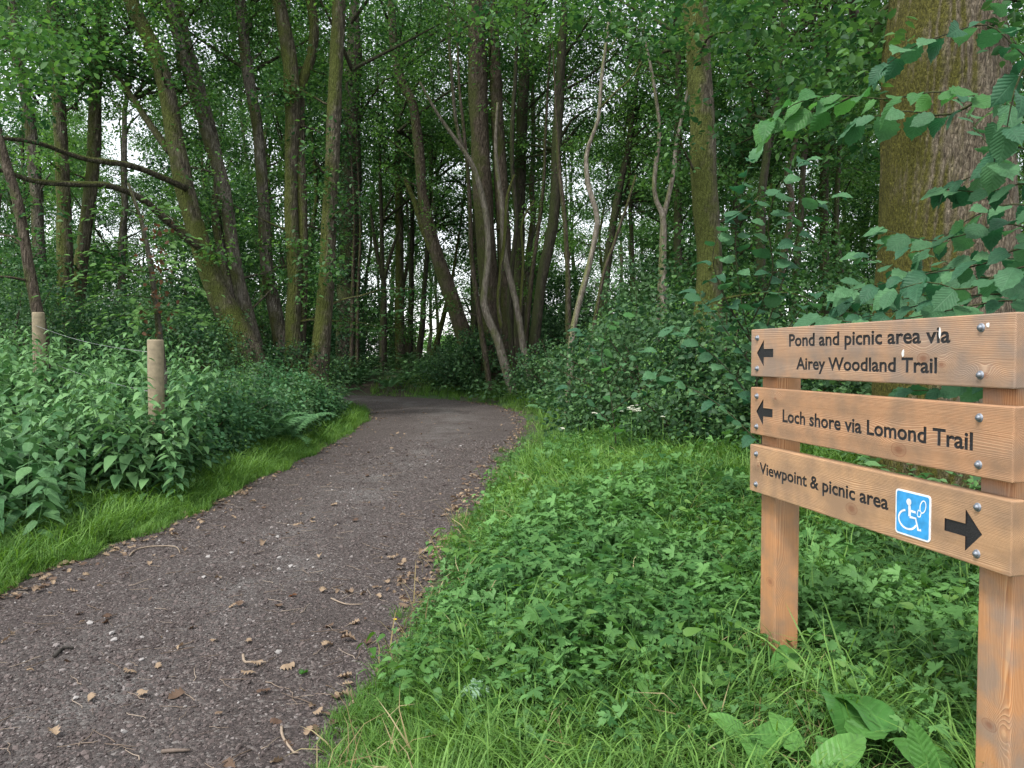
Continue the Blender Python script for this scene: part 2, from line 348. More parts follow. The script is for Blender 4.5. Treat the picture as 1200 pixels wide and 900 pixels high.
def path_material():
    m, t, o = mat('gravel_path')
    g = N(t, "ShaderNodeNewGeometry")
    v = N(t, "ShaderNodeTexVoronoi", Scale=75.0, Randomness=1.0); t.links.new(g.outputs['Position'], v.inputs['Vector'])
    v2 = N(t, "ShaderNodeTexVoronoi", Scale=30.0, Randomness=1.0); t.links.new(g.outputs['Position'], v2.inputs['Vector'])
    n1 = N(t, "ShaderNodeTexNoise", Scale=1.1, Detail=7.0, Roughness=.65); t.links.new(g.outputs['Position'], n1.inputs[0])
    n2 = N(t, "ShaderNodeTexNoise", Scale=160.0, Detail=5.0, Roughness=.7); t.links.new(g.outputs['Position'], n2.inputs[0])
    sep = N(t, "ShaderNodeSeparateColor"); t.links.new(v.outputs['Color'], sep.inputs[0])
    grit = ramp(t, sep.outputs[0], [(0, (.03, .022, .02)), (.6, (.10, .076, .069)), (.9, (.185, .155, .142)), (1, (.34, .31, .285))])
    soil = ramp(t, n2.outputs[0], [(.3, (.03, .022, .02)), (.7, (.11, .085, .075))])
    mx = N(t, "ShaderNodeMix", data_type='RGBA'); f = ramp(t, n1.outputs[0], [(.35, (.25, .25, .25)), (.62, (.9, .9, .9))])
    t.links.new(f, mx.inputs[0]); t.links.new(soil, mx.inputs[6]); t.links.new(grit, mx.inputs[7])
    # worn, greyer stone down the middle: a colour attribute of the surface itself
    a = N(t, "ShaderNodeAttribute", attribute_name='tint')
    wn = N(t, "ShaderNodeTexNoise", Scale=2.6, Detail=5.0); t.links.new(g.outputs['Position'], wn.inputs[0])
    wm = N(t, "ShaderNodeMath", operation='MULTIPLY'); t.links.new(a.outputs['Fac'], wm.inputs[0]); wr = ramp(t, wn.outputs[0], [(.36, (0, 0, 0)), (.7, (.8, .8, .8))]); t.links.new(wr, wm.inputs[1])
    grey = ramp(t, sep.outputs[1], [(0, (.09, .08, .073)), (.6, (.17, .155, .145)), (1, (.32, .30, .28))])
    mx2 = N(t, "ShaderNodeMix", data_type='RGBA'); t.links.new(wm.outputs[0], mx2.inputs[0]); t.links.new(mx.outputs[2], mx2.inputs[6]); t.links.new(grey, mx2.inputs[7])
    p = N(t, "ShaderNodeBsdfPrincipled", Roughness=.88); t.links.new(mx2.outputs[2], p.inputs['Base Color'])
    h1 = N(t, "ShaderNodeMath", operation='MULTIPLY_ADD'); t.links.new(v.outputs['Distance'], h1.inputs[0]); h1.inputs[1].default_value = -.8; t.links.new(n2.outputs[0], h1.inputs[2])
    h2 = N(t, "ShaderNodeMath", operation='MULTIPLY_ADD'); t.links.new(v2.outputs['Distance'], h2.inputs[0]); h2.inputs[1].default_value = -.9; t.links.new(h1.outputs[0], h2.inputs[2])
    b = N(t, "ShaderNodeBump", Strength=1.0, Distance=.02); t.links.new(h2.outputs[0], b.inputs['Height']); t.links.new(b.outputs[0], p.inputs['Normal'])
    t.links.new(p.outputs[0], o.inputs[0]); return m

# ------------------------------------------------------------------ ground, path
def grid(xs, ys, zf):
    X, Y = np.meshgrid(xs, ys, indexing='ij'); Z = zf(X.ravel(), Y.ravel())
    V = np.stack([X.ravel(), Y.ravel(), Z], -1); nx, ny = len(xs), len(ys)
    i, j = np.meshgrid(np.arange(nx - 1), np.arange(ny - 1), indexing='ij'); a = (i * ny + j).ravel()
    return V, np.stack([a, a + ny, a + ny + 1, a + 1], -1)
xs = np.concatenate([[-3000, -900, -300, -120, -60], np.arange(-40, -8, 1.0), np.arange(-8, 6, .16), np.arange(6, 41, 1.0), [60, 120, 300, 900, 3000]])
ys = np.concatenate([[-3000, -600, -100, -30, -12], np.arange(-6, 26, .2), np.arange(26, 62, 1.0), [80, 130, 300, 900, 4000]])
V, F = grid(xs, ys, terrain)
cy = V[F[:, 0], 1]
MG, MF = ground_material(), field_material()
meadow = (V[F].mean(1)[:, 1] > 33)
g = new_mesh('ground', V, [(F[~meadow], 0), (F[meadow], 1)], [MG, MF], None, True)
tag(link('ground', g), kind='structure')
# the path: a strip along the centre line, 60 strips across
nc = 41
C2 = _dense(PATH, 60)
T2 = np.gradient(C2[:, :2], axis=0); T2 /= np.linalg.norm(T2, axis=1)[:, None]
u = np.linspace(-1, 1, nc)
X = C2[:, 0:1] + T2[:, 1:2] * u * (C2[:, 2:3] + .10); Y = C2[:, 1:2] - T2[:, 0:1] * u * (C2[:, 2:3] + .10)
Z = plane_z(Y) + .012 * (1 - u ** 2) + (vnoise(X, Y, 2.2, 3) - .5) * .03 + (vnoise(X, Y, 9, 4) - .5) * .012 - .03 * (np.abs(u) > .97)
n = len(C2)
i, j = np.meshgrid(np.arange(n - 1), np.arange(nc - 1), indexing='ij'); a = (i * nc + j).ravel()
wear = np.exp(-((u - .05) / .33) ** 2)[None, :] * np.ones((n, 1))
pm = new_mesh('path', np.stack([X, Y, Z], -1).reshape(-1, 3), [(np.stack([a, a + 1, a + nc + 1, a + nc], -1), 0)], [path_material()], {'tint': wear.ravel()}, True)
tag(link('path', pm), kind='structure')
def surf(x, y):
    d = pathd(x, y)[0]; u_ = np.clip(1 + d / 1.27, 0, 1)
    pz = plane_z(y) + .012 * (1 - u_ ** 2) + (vnoise(x, y, 2.2, 3) - .5) * .03 + (vnoise(x, y, 9, 4) - .5) * .012
    return np.where(d < .02, pz, terrain(x, y))

# ------------------------------------------------------------------ instanced ground cover (stuff)
def gn_scatter(name, pts, rot, scl, var, protos, label, cat):
    """points -> instances of the proto meshes; for grass, gravel, litter"""
    me = bpy.data.meshes.new(name); me.vertices.add(len(pts)); me.vertices.foreach_set("co", np.asarray(pts, np.float32).ravel())
    a = me.attributes.new('rot', 'FLOAT_VECTOR', 'POINT'); a.data.foreach_set("vector", np.asarray(rot, np.float32).ravel())
    a = me.attributes.new('scl', 'FLOAT', 'POINT'); a.data.foreach_set("value", np.asarray(scl, np.float32))
    a = me.attributes.new('var', 'INT', 'POINT'); a.data.foreach_set("value", np.asarray(var, np.int32))
    o = link(name, me); tag(o, label, cat, kind='stuff')
    pc = bpy.data.collections.new(name + '_source')
    for k, p in enumerate(protos): pc.objects.link(bpy.data.objects.new(f'{name}_source_{k}', p))
    ng = bpy.data.node_groups.new(name + '_scatter', 'GeometryNodeTree')
    ng.interface.new_socket('Geometry', in_out='INPUT', socket_type='NodeSocketGeometry'); ng.interface.new_socket('Geometry', in_out='OUTPUT', socket_type='NodeSocketGeometry')
    gi = ng.nodes.new('NodeGroupInput'); go = ng.nodes.new('NodeGroupOutput')
    ci = ng.nodes.new('GeometryNodeCollectionInfo'); ci.inputs['Collection'].default_value = pc
    ci.inputs['Separate Children'].default_value = True; ci.inputs['Reset Children'].default_value = True
    ip = ng.nodes.new('GeometryNodeInstanceOnPoints'); ip.inputs['Pick Instance'].default_value = True
    def na(nm, ty):
        q = ng.nodes.new('GeometryNodeInputNamedAttribute'); q.data_type = ty; q.inputs['Name'].default_value = nm; return q.outputs['Attribute']
    ng.links.new(gi.outputs[0], ip.inputs['Points']); ng.links.new(ci.outputs[0], ip.inputs['Instance'])
    ng.links.new(na('var', 'INT'), ip.inputs['Instance Index']); ng.links.new(na('rot', 'FLOAT_VECTOR'), ip.inputs['Rotation']); ng.links.new(na('scl', 'FLOAT'), ip.inputs['Scale'])
    ng.links.new(ip.outputs[0], go.inputs[0])
    md = o.modifiers.new('scatter', 'NODES'); md.node_group = ng
    return o
def zrot(n, tilt=.15):
    return np.stack([rng.normal(0, tilt, n), rng.normal(0, tilt, n), rng.uniform(0, 6.283, n)], -1)

def tuft(nb, h, spread, w=.006, seed=0, droop=.5, m='grass'):
    r = np.random.default_rng(seed); G = Geo()
    for k in range(nb):
        a = r.uniform(0, 6.28); b = np.array([r.normal(0, spread), r.normal(0, spread), -.01])
        L = h * r.uniform(.5, 1.15); lean = r.uniform(.1, .55); d = np.array([math.cos(a), math.sin(a), 0]); s = np.array([-d[1], d[0], 0]) * w * r.uniform(.7, 1.3)
        ts = [0, .35, .7, 1.0]; V = []
        for t in ts:
            c = b + d * L * (lean * t + droop * t * t * .5) + np.array([0, 0, L * (t - droop * .45 * t ** 3)])
            ww = (1 - t * .75)
            if t < 1: V += [c - s * ww, c + s * ww]
            else: V += [c]
        G.add(V, [(np.array([(0, 1, 3, 2), (2, 3, 5, 4)]), 0), (np.array([(4, 5, 6)]), 0)], r.uniform(0, 1))
    return G.mesh('tuft', [M[m]])
def cut_leaf(r, size=1.0):
    """three-lobed, toothed buttercup leaf as a fan"""
    V = [(0, 0, 0)]; 
    for l, (ang, ln) in enumerate([(-1.15, .8), (0, 1.0), (1.15, .8)]):
        for da, k in [(-.5, .5), (-.34, .78), (-.22, .66), (-.1, .95), (0, 1.0), (.1, .95), (.22, .66), (.34, .78), (.5, .5)]:
            a = ang + da; rr = ln * k
            V.append((math.sin(a) * rr, math.cos(a) * rr, .12 * abs(da) * rr - .18 * rr * rr))
        if l < 2: V.append((math.sin(ang + .575) * .22, math.cos(ang + .575) * .22, 0))
    n = len(V)
    return (np.array(V), [[(0, i + 1, i) for i in range(1, n - 1)]])
CUT = cut_leaf(None)
def clump(nl, spread, h, size, tmpl, m, seed, stalk=True, up=.85, tb=(0, 1)):
    r = np.random.default_rng(seed); G = Geo()
    a = r.uniform(0, 6.283, nl); q = np.sqrt(r.uniform(0, 1, nl)) * spread
    C = np.stack([np.cos(a) * q, np.sin(a) * q, h * r.uniform(.35, 1.1, nl)], -1)
    a2 = a + r.normal(0, .9, nl)
    D = np.stack([np.cos(a2), np.sin(a2), r.normal(-.1, .25, nl)], -1)
    Nn = np.stack([r.normal(0, 1 - up, nl) * 1.6, r.normal(0, 1 - up, nl) * 1.6, np.ones(nl)], -1)
    G.leaves(C, D, Nn, size * r.uniform(.6, 1.15, nl), tmpl, r.uniform(*tb, nl))
    if stalk:
        for c, d in zip(C[::2], D[::2]): G.tube([c * [.35, .35, 0], c * [.8, .8, .6], c], [.0018, .0015, .0012], 3, 0, cap=False)
    return G.mesh('clump', [M[m]])

def in_view(x, y, margin=.08):
    return (y > 1.2) & (np.abs(x) < y * (.66 + margin) + .3)
# grass: left verge, right verge, bottom right
def sample(n, x0, x1, y0, y1, dens):
    x = rng.uniform(x0, x1, n); y = rng.uniform(y0, y1, n)
    k = rng.uniform(0, 1, n) < dens(x, y); x, y = x[k], y[k]
    return x, y
def scatter_on(name, x, y, protos, scl, label, cat, dz=0, tilt=.15, pick=None):
    n = len(x); z = surf(x, y) + dz
    return gn_scatter(name, np.stack([x, y, z], -1), zrot(n, tilt), scl, rng.integers(0, len(protos), n) if pick is None else pick, protos, label, cat)

tufts_short = [tuft(16, .12, .03, .0035, s) for s in range(4)]
tufts_long = [tuft(14, .26, .03, .004, 10 + s, .8) for s in range(5)]
def dens_right(x, y):
    d, s = pathd(x, y); base = (d > -.12 + .34 * vnoise(x, y, 2.6, 8) ** 1.5) & ((s > 0) | (y > 22)) & in_view(x, y)
    near_edge = np.exp(-np.clip(d, 0, 9) / .7)
    front = 1 - sm(y + .5 * np.clip(x, -.5, 1), 2.9, 3.6)
    patch = sm(vnoise(x, y, 1.3, 2), .35, .7)
    return base * np.clip(.10 + .5 * near_edge * sm(vnoise(x, y, 1.1, 13), .2, .6) + .85 * front + .6 * patch * sm(x + .35 * (y - 3), .5, 1.8) + .85 * sm(y, 4.2, 6.0), 0, 1) * (1 - np.clip(np.exp(-((x - 1.15) ** 2 + (y - 2.5) ** 2) / .2), 0, .97))
x, y = sample(42000, -1, 4.5, 1.9, 8, lambda x, y: dens_right(x, y) * np.clip(3.2 / y, .3, 1))
x2, y2 = sample(16000, -4, 8, 8, 24, lambda x, y: dens_right(x, y) * np.clip(7 / y, .2, 1) * (y < 24))
x = np.r_[x, x2]; y = np.r_[y, y2]
d, s = pathd(x, y)
sc = rng.uniform(.55, 1.15, len(x)) * (.45 + .55 * sm(d, 0, .45)) * (1 + .03 * y)
protos = tufts_short + tufts_long
pick = np.where(rng.uniform(0, 1, len(x)) < .55 * (1 - sm(d, .4, 1.2)) + .15, rng.integers(0, 4, len(x)), rng.integers(4, 9, len(x)))
scatter_on('verge_grass', x, y, protos, sc, 'green grass growing on the bank right of the path, below the sign', 'grass', pick=pick)
def dens_left(x, y):
    d, s = pathd(x, y); base = (d > -.1 + .25 * vnoise(x, y, 2.6, 9) ** 1.5) & (s < 0) & in_view(x, y, .12)
    return base * (np.exp(-np.clip(d - .7, 0, 9) / .35) * .95)
x, y = sample(30000, -6, -2.2, 3.2, 11, dens_left)
x2, y2 = sample(9000, -6, -2, 11, 20, lambda x, y: dens_left(x, y) * .8)
x = np.r_[x, x2]; y = np.r_[y, y2]; d, s = pathd(x, y)
scatter_on('bank_grass', x, y, protos, rng.uniform(.6, 1.2, len(x)) * (.5 + .5 * sm(d, 0, .3)) * (1 + .02 * y), 'bright strip of grass between the path and the nettles', 'grass',
           pick=np.where(rng.uniform(0, 1, len(x)) < .5, rng.integers(0, 4, len(x)), rng.integers(4, 9, len(x))))
dry = [tuft(7, .24, .05, .003, 30 + s, 1.2, 'grassdry') for s in range(3)]
x, y = sample(1100, -.8, 4, 2.2, 8, lambda x, y: (pathd(x, y)[0] > .02) * (vnoise(x, y, 1.7, 12) > .45) * in_view(x, y))
scatter_on('dry_grass', x, y, dry, rng.uniform(.6, 1.3, len(x)), 'thin straw coloured stalks among the green bank plants', 'dry grass', tilt=.4)
# creeping buttercup on the right bank
cov = [clump([13, 17, 12, 18, 15, 20][s], .13, [.12, .15, .10, .13, .17, .08][s], [.032, .039, .028, .035, .042, .024][s], CUT, 'cover', 50 + s, True, .62, [(0, .7), (.2, 1), (0, .5), (.3, .9), (.1, .8), (.4, 1)][s]) for s in range(6)]
def dens_cov(x, y):
    d, s = pathd(x, y); return (d > .1) * (s > 0) * in_view(x, y) * (sm(y + .7 * vnoise(x, y, 1.3, 41) + .5 * np.clip(x, -.5, 1), 2.9, 3.6) * .96 + .03) * sm(vnoise(x, y, 1.5, 5) + .4 * sm(d, .1, .8), .2, .55) * (1 - .8 * sm(y + .8 * vnoise(x, y, .9, 44), 5.3, 7.2)) * (1 - np.clip(np.exp(-((x - 1.15) ** 2 + (y - 2.5) ** 2) / .22), 0, .95)) * np.clip(4.5 / y, .3, 1)
x, y = sample(24000, -1, 5, 2.2, 11, dens_cov)
d, s = pathd(x, y); csz = .55 + .45 * sm(d, .1, .9)
scatter_on('creeping_buttercup', x, y, cov, rng.uniform(.6, 1.3, len(x)) * (1.1 + .04 * y) * csz * (1 - .5 * np.exp(-((x - 1.02) ** 2 + (y - 2.95) ** 2) / .12)) * (.75 + .5 * vnoise(x, y, 2.4, 61)), 'low carpet of cut buttercup leaves on the bank before the sign', 'ground cover', tilt=.2)
weed = [clump(16, .12, .17, .05, NETTLE, 'grass', 60 + s, True, .75, (.0, .5)) for s in range(3)] + [clump(12, .10, .15, .034, HAZEL, 'cover', 66 + s, True, .8, (.5, 1)) for s in range(2)]
x, y = sample(5200, -1, 5, 2.2, 10, lambda x, y: (pathd(x, y)[0] > .1) * in_view(x, y) * (vnoise(x, y, 2.1, 55) > .42) * (.75 * sm(y, 2.6, 3.3)) * np.clip(4.5 / y, .3, 1) * (1 - np.clip(np.exp(-((x - 1.15) ** 2 + (y - 2.5) ** 2) / .25), 0, .97)))
scatter_on('bank_weeds', x, y, weed, rng.uniform(.7, 1.5, len(x)), 'mixed small weeds standing among the buttercup leaves on the bank', 'weeds', tilt=.25)
tall = [tuft(12, .42, .05, .005, 40 + s, .7) for s in range(4)]
x, y = sample(6500, -1, 5, 2.4, 10, lambda x, y: (pathd(x, y)[0] > .35) * in_view(x, y) * np.clip((vnoise(x, y, 1.4, 57) - .45) * 3, 0, 1) * (.35 + .9 * sm(y, 4.2, 6) + .9 * (x > 1.2) * (1 - sm(y, 3.8, 4.6))) * (1 - np.clip(np.exp(-((x - 1.15) ** 2 + (y - 2.5) ** 2) / .25), 0, .97)))
scatter_on('long_grass', x, y, tall, rng.uniform(.5, 1.1, len(x)), 'tufts of long grass leaning over the weeds near the posts and bushes', 'grass', tilt=.3)
# understorey herbs on the floor of the wood and at the foot of the nettles
herb = [clump(22, .2, .28, .085, L6, 'understorey', 70 + s, False) for s in range(4)]
def dens_herb(x, y):
    d, s = pathd(x, y)
    l = (s < 0) & (y < 22) & (d > .8); r = ((s > 0) | (y > 22)) & (d > np.where(y < 10, 2.6, np.where(y < 19, .9, .2))) & (y > 4.5)
    return (l | r) * in_view(x, y, .15) * (.35 + .65 * vnoise(x, y, .7, 6)) * np.clip(9 / y, .25, 1)
x, y = sample(30000, -24, 24, 3.5, 33, dens_herb)
scatter_on('woodland_herbs', x, y, herb, rng.uniform(.6, 1.2, len(x)) * (1 + .03 * y), 'dark leafy ground cover under the trees of the wood', 'ground cover')

# gravel and litter on the path
def stone(seed):
    r = np.random.default_rng(seed); bm = bmesh.new(); bmesh.ops.create_icosphere(bm, subdivisions=1, radius=1)
    for v in bm.verts: v.co *= r.uniform(.7, 1.2); v.co.z *= .55
    me = bpy.data.meshes.new('stone'); bm.to_mesh(me); bm.free(); return me
stones = []
for k, c in enumerate([(.075, .057, .052), (.115, .09, .082), (.19, .165, .155), (.045, .034, .032), (.30, .28, .265)]):
    me = stone(k); me.materials.append(simple(f'path_stone_{k}', c, .8, 0, (30.0, .4))); stones.append(me)
x, y = sample(170000, -3.4, .4, 2.0, 12, lambda x, y: (pathd(x, y)[0] < .05) * np.clip((3.4 / y) ** 1.3, .1, 1) * in_view(x, y) * (.6 + .4 * vnoise(x, y, 1.2, 21)))
sz = rng.lognormal(-5.45, .42, len(x)); sz = np.clip(sz * 1.15, .0024, .018) * (1 + .05 * np.clip(y - 3, 0, 9))
pk = rng.choice(5, len(x), p=[.38, .31, .10, .204, .006])
gn_scatter('path_gravel', np.stack([x, y, surf(x, y) + .001], -1), zrot(len(x), .5), sz, pk, stones, 'small dark and grey stones of the path surface', 'gravel')
x, y = sample(1500, -3.4, .4, 2.0, 10, lambda x, y: (np.abs(pathd(x, y)[0] + 1.1) < .35) * (vnoise(x, y, 2, 23) > .5) * in_view(x, y) * .5)
gn_scatter('pale_pebbles', np.stack([x, y, surf(x, y) + .006], -1), zrot(len(x), .3), rng.uniform(.006, .02, len(x)), rng.choice([2, 4, 2], len(x)), stones, 'pale pebbles pressed into the middle of the path', 'pebbles')
def dead_leaf_mesh(seed, lobes=4, m='dead'):
    r = np.random.default_rng(seed); pr = []
    nb = 9
    for i in range(nb):
        t = i / nb; w = .26 * math.sin(math.pi * (t * .85 + .12)) ** .7 * (1 + (.32 if i % 2 else -.32)) + .01
        pr.append((t, w))
    V, G = leaf_shape(pr, .15, r.uniform(-.3, .8), 0)
    V = V.copy(); V[:, 2] += .12 * np.sin(V[:, 0] * 9 + r.uniform(0, 6)) * np.abs(V[:, 0]) * 3 + .05 * np.sin(V[:, 1] * 7 + seed); V[:, 2] -= V[:, 2].min()
    return new_mesh('fallen_leaf', V, [(F, 0) for F in G], [M[m]], {'tint': np.full(len(V), r.uniform(0, 1))}, True)
deads = [dead_leaf_mesh(k) for k in range(8)]
def dens_lit(x, y):
    d, s = pathd(x, y); e = np.exp(-(np.abs(d + .06) / .14) ** 2)
    return (d < .35) * in_view(x, y, .1) * np.clip(.028 + (.85 + .4 * (s > 0)) * e * sm(vnoise(x, y, 1.6, 31) + .12 * (s > 0), .25, .7), 0, 1) * np.clip(6 / y, .35, 1)
x, y = sample(26000, -4.5, 1, 2.1, 20, dens_lit)
gn_scatter('leaf_litter', np.stack([x, y, surf(x, y) + .008], -1), zrot(len(x), .3), rng.uniform(.02, .062, len(x)), rng.integers(0, 8, len(x)), deads, 'small brown dead leaves drifted along the edges of the path', 'leaf litter')
twm = []
for k in range(4):
    r = np.random.default_rng(90 + k); G = Geo(); P = np.cumsum(np.c_[np.ones(6) * .18, r.normal(0, .05, 6), r.normal(0, .006, 6)], 0) - [.6, 0, 0]
    G.tube(P, np.linspace(.016, .008, 6), 4, 0); twm.append(G.mesh('twig_bit', [simple(f'twig_{k}', [(.12, .085, .06), (.20, .15, .11), (.07, .05, .04), (.27, .215, .165)][k], .8)]))
x, y = sample(1700, -3.4, .6, 2.0, 11, lambda x, y: (pathd(x, y)[0] < .2) * in_view(x, y) * np.clip(4 / y, .2, 1))
gn_scatter('twig_litter', np.stack([x, y, surf(x, y) + .008], -1), zrot(len(x), .08), rng.uniform(.05, .17, len(x)), rng.integers(0, 4, len(x)), twm, 'scraps of thin twig and dry stalk strewn over the path', 'twigs')

# ------------------------------------------------------------------ the signpost
def wood_mat(name, axis, c1, c2, c3, seed, knots=()):
    """planed softwood: rings stretched along the board (axis 0 = x, 2 = z), with knots at given object-space points"""
    m, t, o = mat(name); tc = N(t, "ShaderNodeTexCoord")
    vec = tc.outputs['Object']
    knotmask = None
    for (kx, kz, kr) in knots:
        d = N(t, "ShaderNodeVectorMath", operation='SUBTRACT'); t.links.new(tc.outputs['Object'], d.inputs[0]); d.inputs[1].default_value = (kx, 0, kz)
        sc = N(t, "ShaderNodeVectorMath", operation='MULTIPLY'); t.links.new(d.outputs[0], sc.inputs[0]); sc.inputs[1].default_value = (.62, 0, 1)
        ln = N(t, "ShaderNodeVectorMath", operation='LENGTH'); t.links.new(sc.outputs[0], ln.inputs[0])
        dv = N(t, "ShaderNodeMath", operation='DIVIDE'); t.links.new(ln.outputs['Value'], dv.inputs[0]); dv.inputs[1].default_value = kr
        pw = N(t, "ShaderNodeMath", operation='MULTIPLY'); t.links.new(dv.outputs[0], pw.inputs[0]); t.links.new(dv.outputs[0], pw.inputs[1])
        ng = N(t, "ShaderNodeMath", operation='MULTIPLY'); t.links.new(pw.outputs[0], ng.inputs[0]); ng.inputs[1].default_value = -1.0
        ex = N(t, "ShaderNodeMath", operation='EXPONENT'); t.links.new(ng.outputs[0], ex.inputs[0])
        ng2 = N(t, "ShaderNodeMath", operation='MULTIPLY'); t.links.new(pw.outputs[0], ng2.inputs[0]); ng2.inputs[1].default_value = -.12
        ex2 = N(t, "ShaderNodeMath", operation='EXPONENT'); t.links.new(ng2.outputs[0], ex2.inputs[0])
        if knotmask is None: knotmask, wide = ex.outputs[0], ex2.outputs[0]
        else:
            a = N(t, "ShaderNodeMath", operation='MAXIMUM'); t.links.new(knotmask, a.inputs[0]); t.links.new(ex.outputs[0], a.inputs[1]); knotmask = a.outputs[0]
            a = N(t, "ShaderNodeMath", operation='MAXIMUM'); t.links.new(wide, a.inputs[0]); t.links.new(ex2.outputs[0], a.inputs[1]); wide = a.outputs[0]
    sc = [1.0, 1.0, 1.0]; sc[axis] = .05
    mp = N(t, "ShaderNodeMapping"); mp.inputs['Scale'].default_value = sc; mp.inputs['Location'].default_value = (seed * .37, seed * .11, seed * .23); t.links.new(vec, mp.inputs[0])
    low = N(t, "ShaderNodeTexNoise", Scale=5.0, Detail=2.0); t.links.new(mp.outputs[0], low.inputs['Vector'])
    sx = N(t, "ShaderNodeSeparateXYZ"); t.links.new(tc.outputs['Object'], sx.inputs[0])
    # ring coordinate = cross-grain position + slow waviness + swirl round the knots
    r1 = N(t, "ShaderNodeMath", operation='MULTIPLY_ADD'); t.links.new(low.outputs[0], r1.inputs[0]); r1.inputs[1].default_value = .16
    if axis == 0: t.links.new(sx.outputs[2], r1.inputs[2])
    else:
        ss = N(t, "ShaderNodeMath", operation='MULTIPLY_ADD'); t.links.new(sx.outputs[1], ss.inputs[0]); ss.inputs[1].default_value = 1.0; t.links.new(sx.outputs[0], ss.inputs[2]); t.links.new(ss.outputs[0], r1.inputs[2])
    if axis == 0:
        r0 = N(t, "ShaderNodeMath", operation='MULTIPLY_ADD'); t.links.new(sx.outputs[1], r0.inputs[0]); r0.inputs[1].default_value = .8; t.links.new(r1.outputs[0], r0.inputs[2]); ringc = r0.outputs[0]
    else: ringc = r1.outputs[0]
    if knotmask is not None:
        r2 = N(t, "ShaderNodeMath", operation='MULTIPLY_ADD'); t.links.new(wide, r2.inputs[0]); r2.inputs[1].default_value = .035; t.links.new(ringc, r2.inputs[2]); ringc = r2.outputs[0]
    fr = N(t, "ShaderNodeMath", operation='MULTIPLY'); t.links.new(ringc, fr.inputs[0]); fr.inputs[1].default_value = 215.0 if axis == 0 else 190.0
    fc = N(t, "ShaderNodeMath", operation='FRACT'); t.links.new(fr.outputs[0], fc.inputs[0])
    fine = N(t, "ShaderNodeMapping"); s2 = [260.0, 260.0, 260.0]; s2[axis] = 5.0; fine.inputs['Scale'].default_value = s2; t.links.new(tc.outputs['Object'], fine.inputs[0])
    fn = N(t, "ShaderNodeTexNoise", Scale=1.0, Detail=4.0, Roughness=.7); t.links.new(fine.outputs[0], fn.inputs['Vector'])
    rg = ramp(t, fc.outputs[0], [(0, (.15, .15, .15)), (.55, (.45, .45, .45)), (.86, (1, 1, 1)), (1, (.2, .2, .2))])
    ms = N(t, "ShaderNodeMath", operation='MULTIPLY_ADD'); t.links.new(rg, ms.inputs[0]); ms.inputs[1].default_value = .62
    fm = N(t, "ShaderNodeMath", operation='MULTIPLY'); t.links.new(fn.outputs[0], fm.inputs[0]); fm.inputs[1].default_value = .62; t.links.new(fm.outputs[0], ms.inputs[2])
    c = ramp(t, ms.outputs[0], [(.2, c1), (.5, c2), (.85, c3)])
    # weather stains in broad blotches
    st = N(t, "ShaderNodeTexNoise", Scale=6.0, Detail=4.0, Roughness=.6); t.links.new(mp.outputs[0], st.inputs['Vector'])
    st2 = N(t, "ShaderNodeTexNoise", Scale=9.0, Detail=5.0); t.links.new(tc.outputs['Object'], st2.inputs['Vector'])
    sf = ramp(t, st2.outputs[0], [(.38, (0, 0, 0)), (.62, (.72, .72, .72))])
    mx = N(t, "ShaderNodeMix", data_type='RGBA'); t.links.new(sf, mx.inputs[0]); t.links.new(c, mx.inputs[6]); mx.inputs[7].default_value = (.24, .19, .155, 1) if seed in (1, 6) else (.26, .17, .11, 1)
    col = mx.outputs[2]
    if knotmask is not None:
        kf = ramp(t, knotmask, [(.4, (0, 0, 0)), (.47, (.55, .55, .55)), (.55, (.15, .15, .15)), (.75, (.3, .3, .3)), (.92, (.65, .65, .65))])
        mk = N(t, "ShaderNodeMix", data_type='RGBA'); t.links.new(kf, mk.inputs[0]); t.links.new(col, mk.inputs[6]); mk.inputs[7].default_value = (.20, .075, .04, 1); col = mk.outputs[2]
    p = N(t, "ShaderNodeBsdfPrincipled", Roughness=.6); p.inputs['Specular IOR Level'].default_value = .3; t.links.new(col, p.inputs['Base Color'])
    b = N(t, "ShaderNodeBump", Strength=.9, Distance=.0016); t.links.new(ms.outputs[0], b.inputs['Height']); t.links.new(b.outputs[0], p.inputs['Normal'])
    t.links.new(p.outputs[0], o.inputs[0]); return m

HV = (412.0, HOR)                         # where the boards' long edges vanish
bd = np.array([(HV[0] - CX) / FPX, 1.0, 0.0]); bd /= np.linalg.norm(bd)   # from the near end to the far end
xb = -bd                                  # board x axis: reading direction, far (left) end to near (right) end
yb = np.array([-xb[1], xb[0], 0.0])       # board y axis: out of the back, away from the reader
if yb[0] < 0: yb = -yb
P1 = at(1190, 410, 2.017)                 # near end of the face
BL = 1.362
P0 = P1 + bd * BL
SIGN0 = np.array([P0[0], P0[1], 0.0])
MW = Matrix(((xb[0], yb[0], 0, SIGN0[0]), (xb[1], yb[1], 0, SIGN0[1]), (0, 0, 1, 0), (0, 0, 0, 1)))
def face_uv(px, py):
    """where the line of sight through a point of the photograph meets the sign's face: (along, height)"""
    X, Y = (px - CX) / FPX, (CY - py) / FPX
    d = np.array([X, Y * sp_ + cp_, Y * cp_ - sp_]); o = np.array([0, 0, EYE])
    t = np.dot(SIGN0 - o, yb) / np.dot(d, yb)
    q = o + d * t
    return float(np.dot(q - SIGN0, xb)), float(q[2])
sign = empty('wooden_signpost', (0, 0, 0), 'wooden fingerpost of three engraved boards on two square posts beside the path', 'sign')
sign.matrix_world = MW
DARK = simple('engraved_black', (.012, .011, .012), .55, 0, (200.0, .5))
ZINC = simple('zinc_bolt', (.22, .24, .27), .5, .5, (150.0, .4))
TOPS = [1.563, 1.323, 1.083]; BH = .195; TH = .047
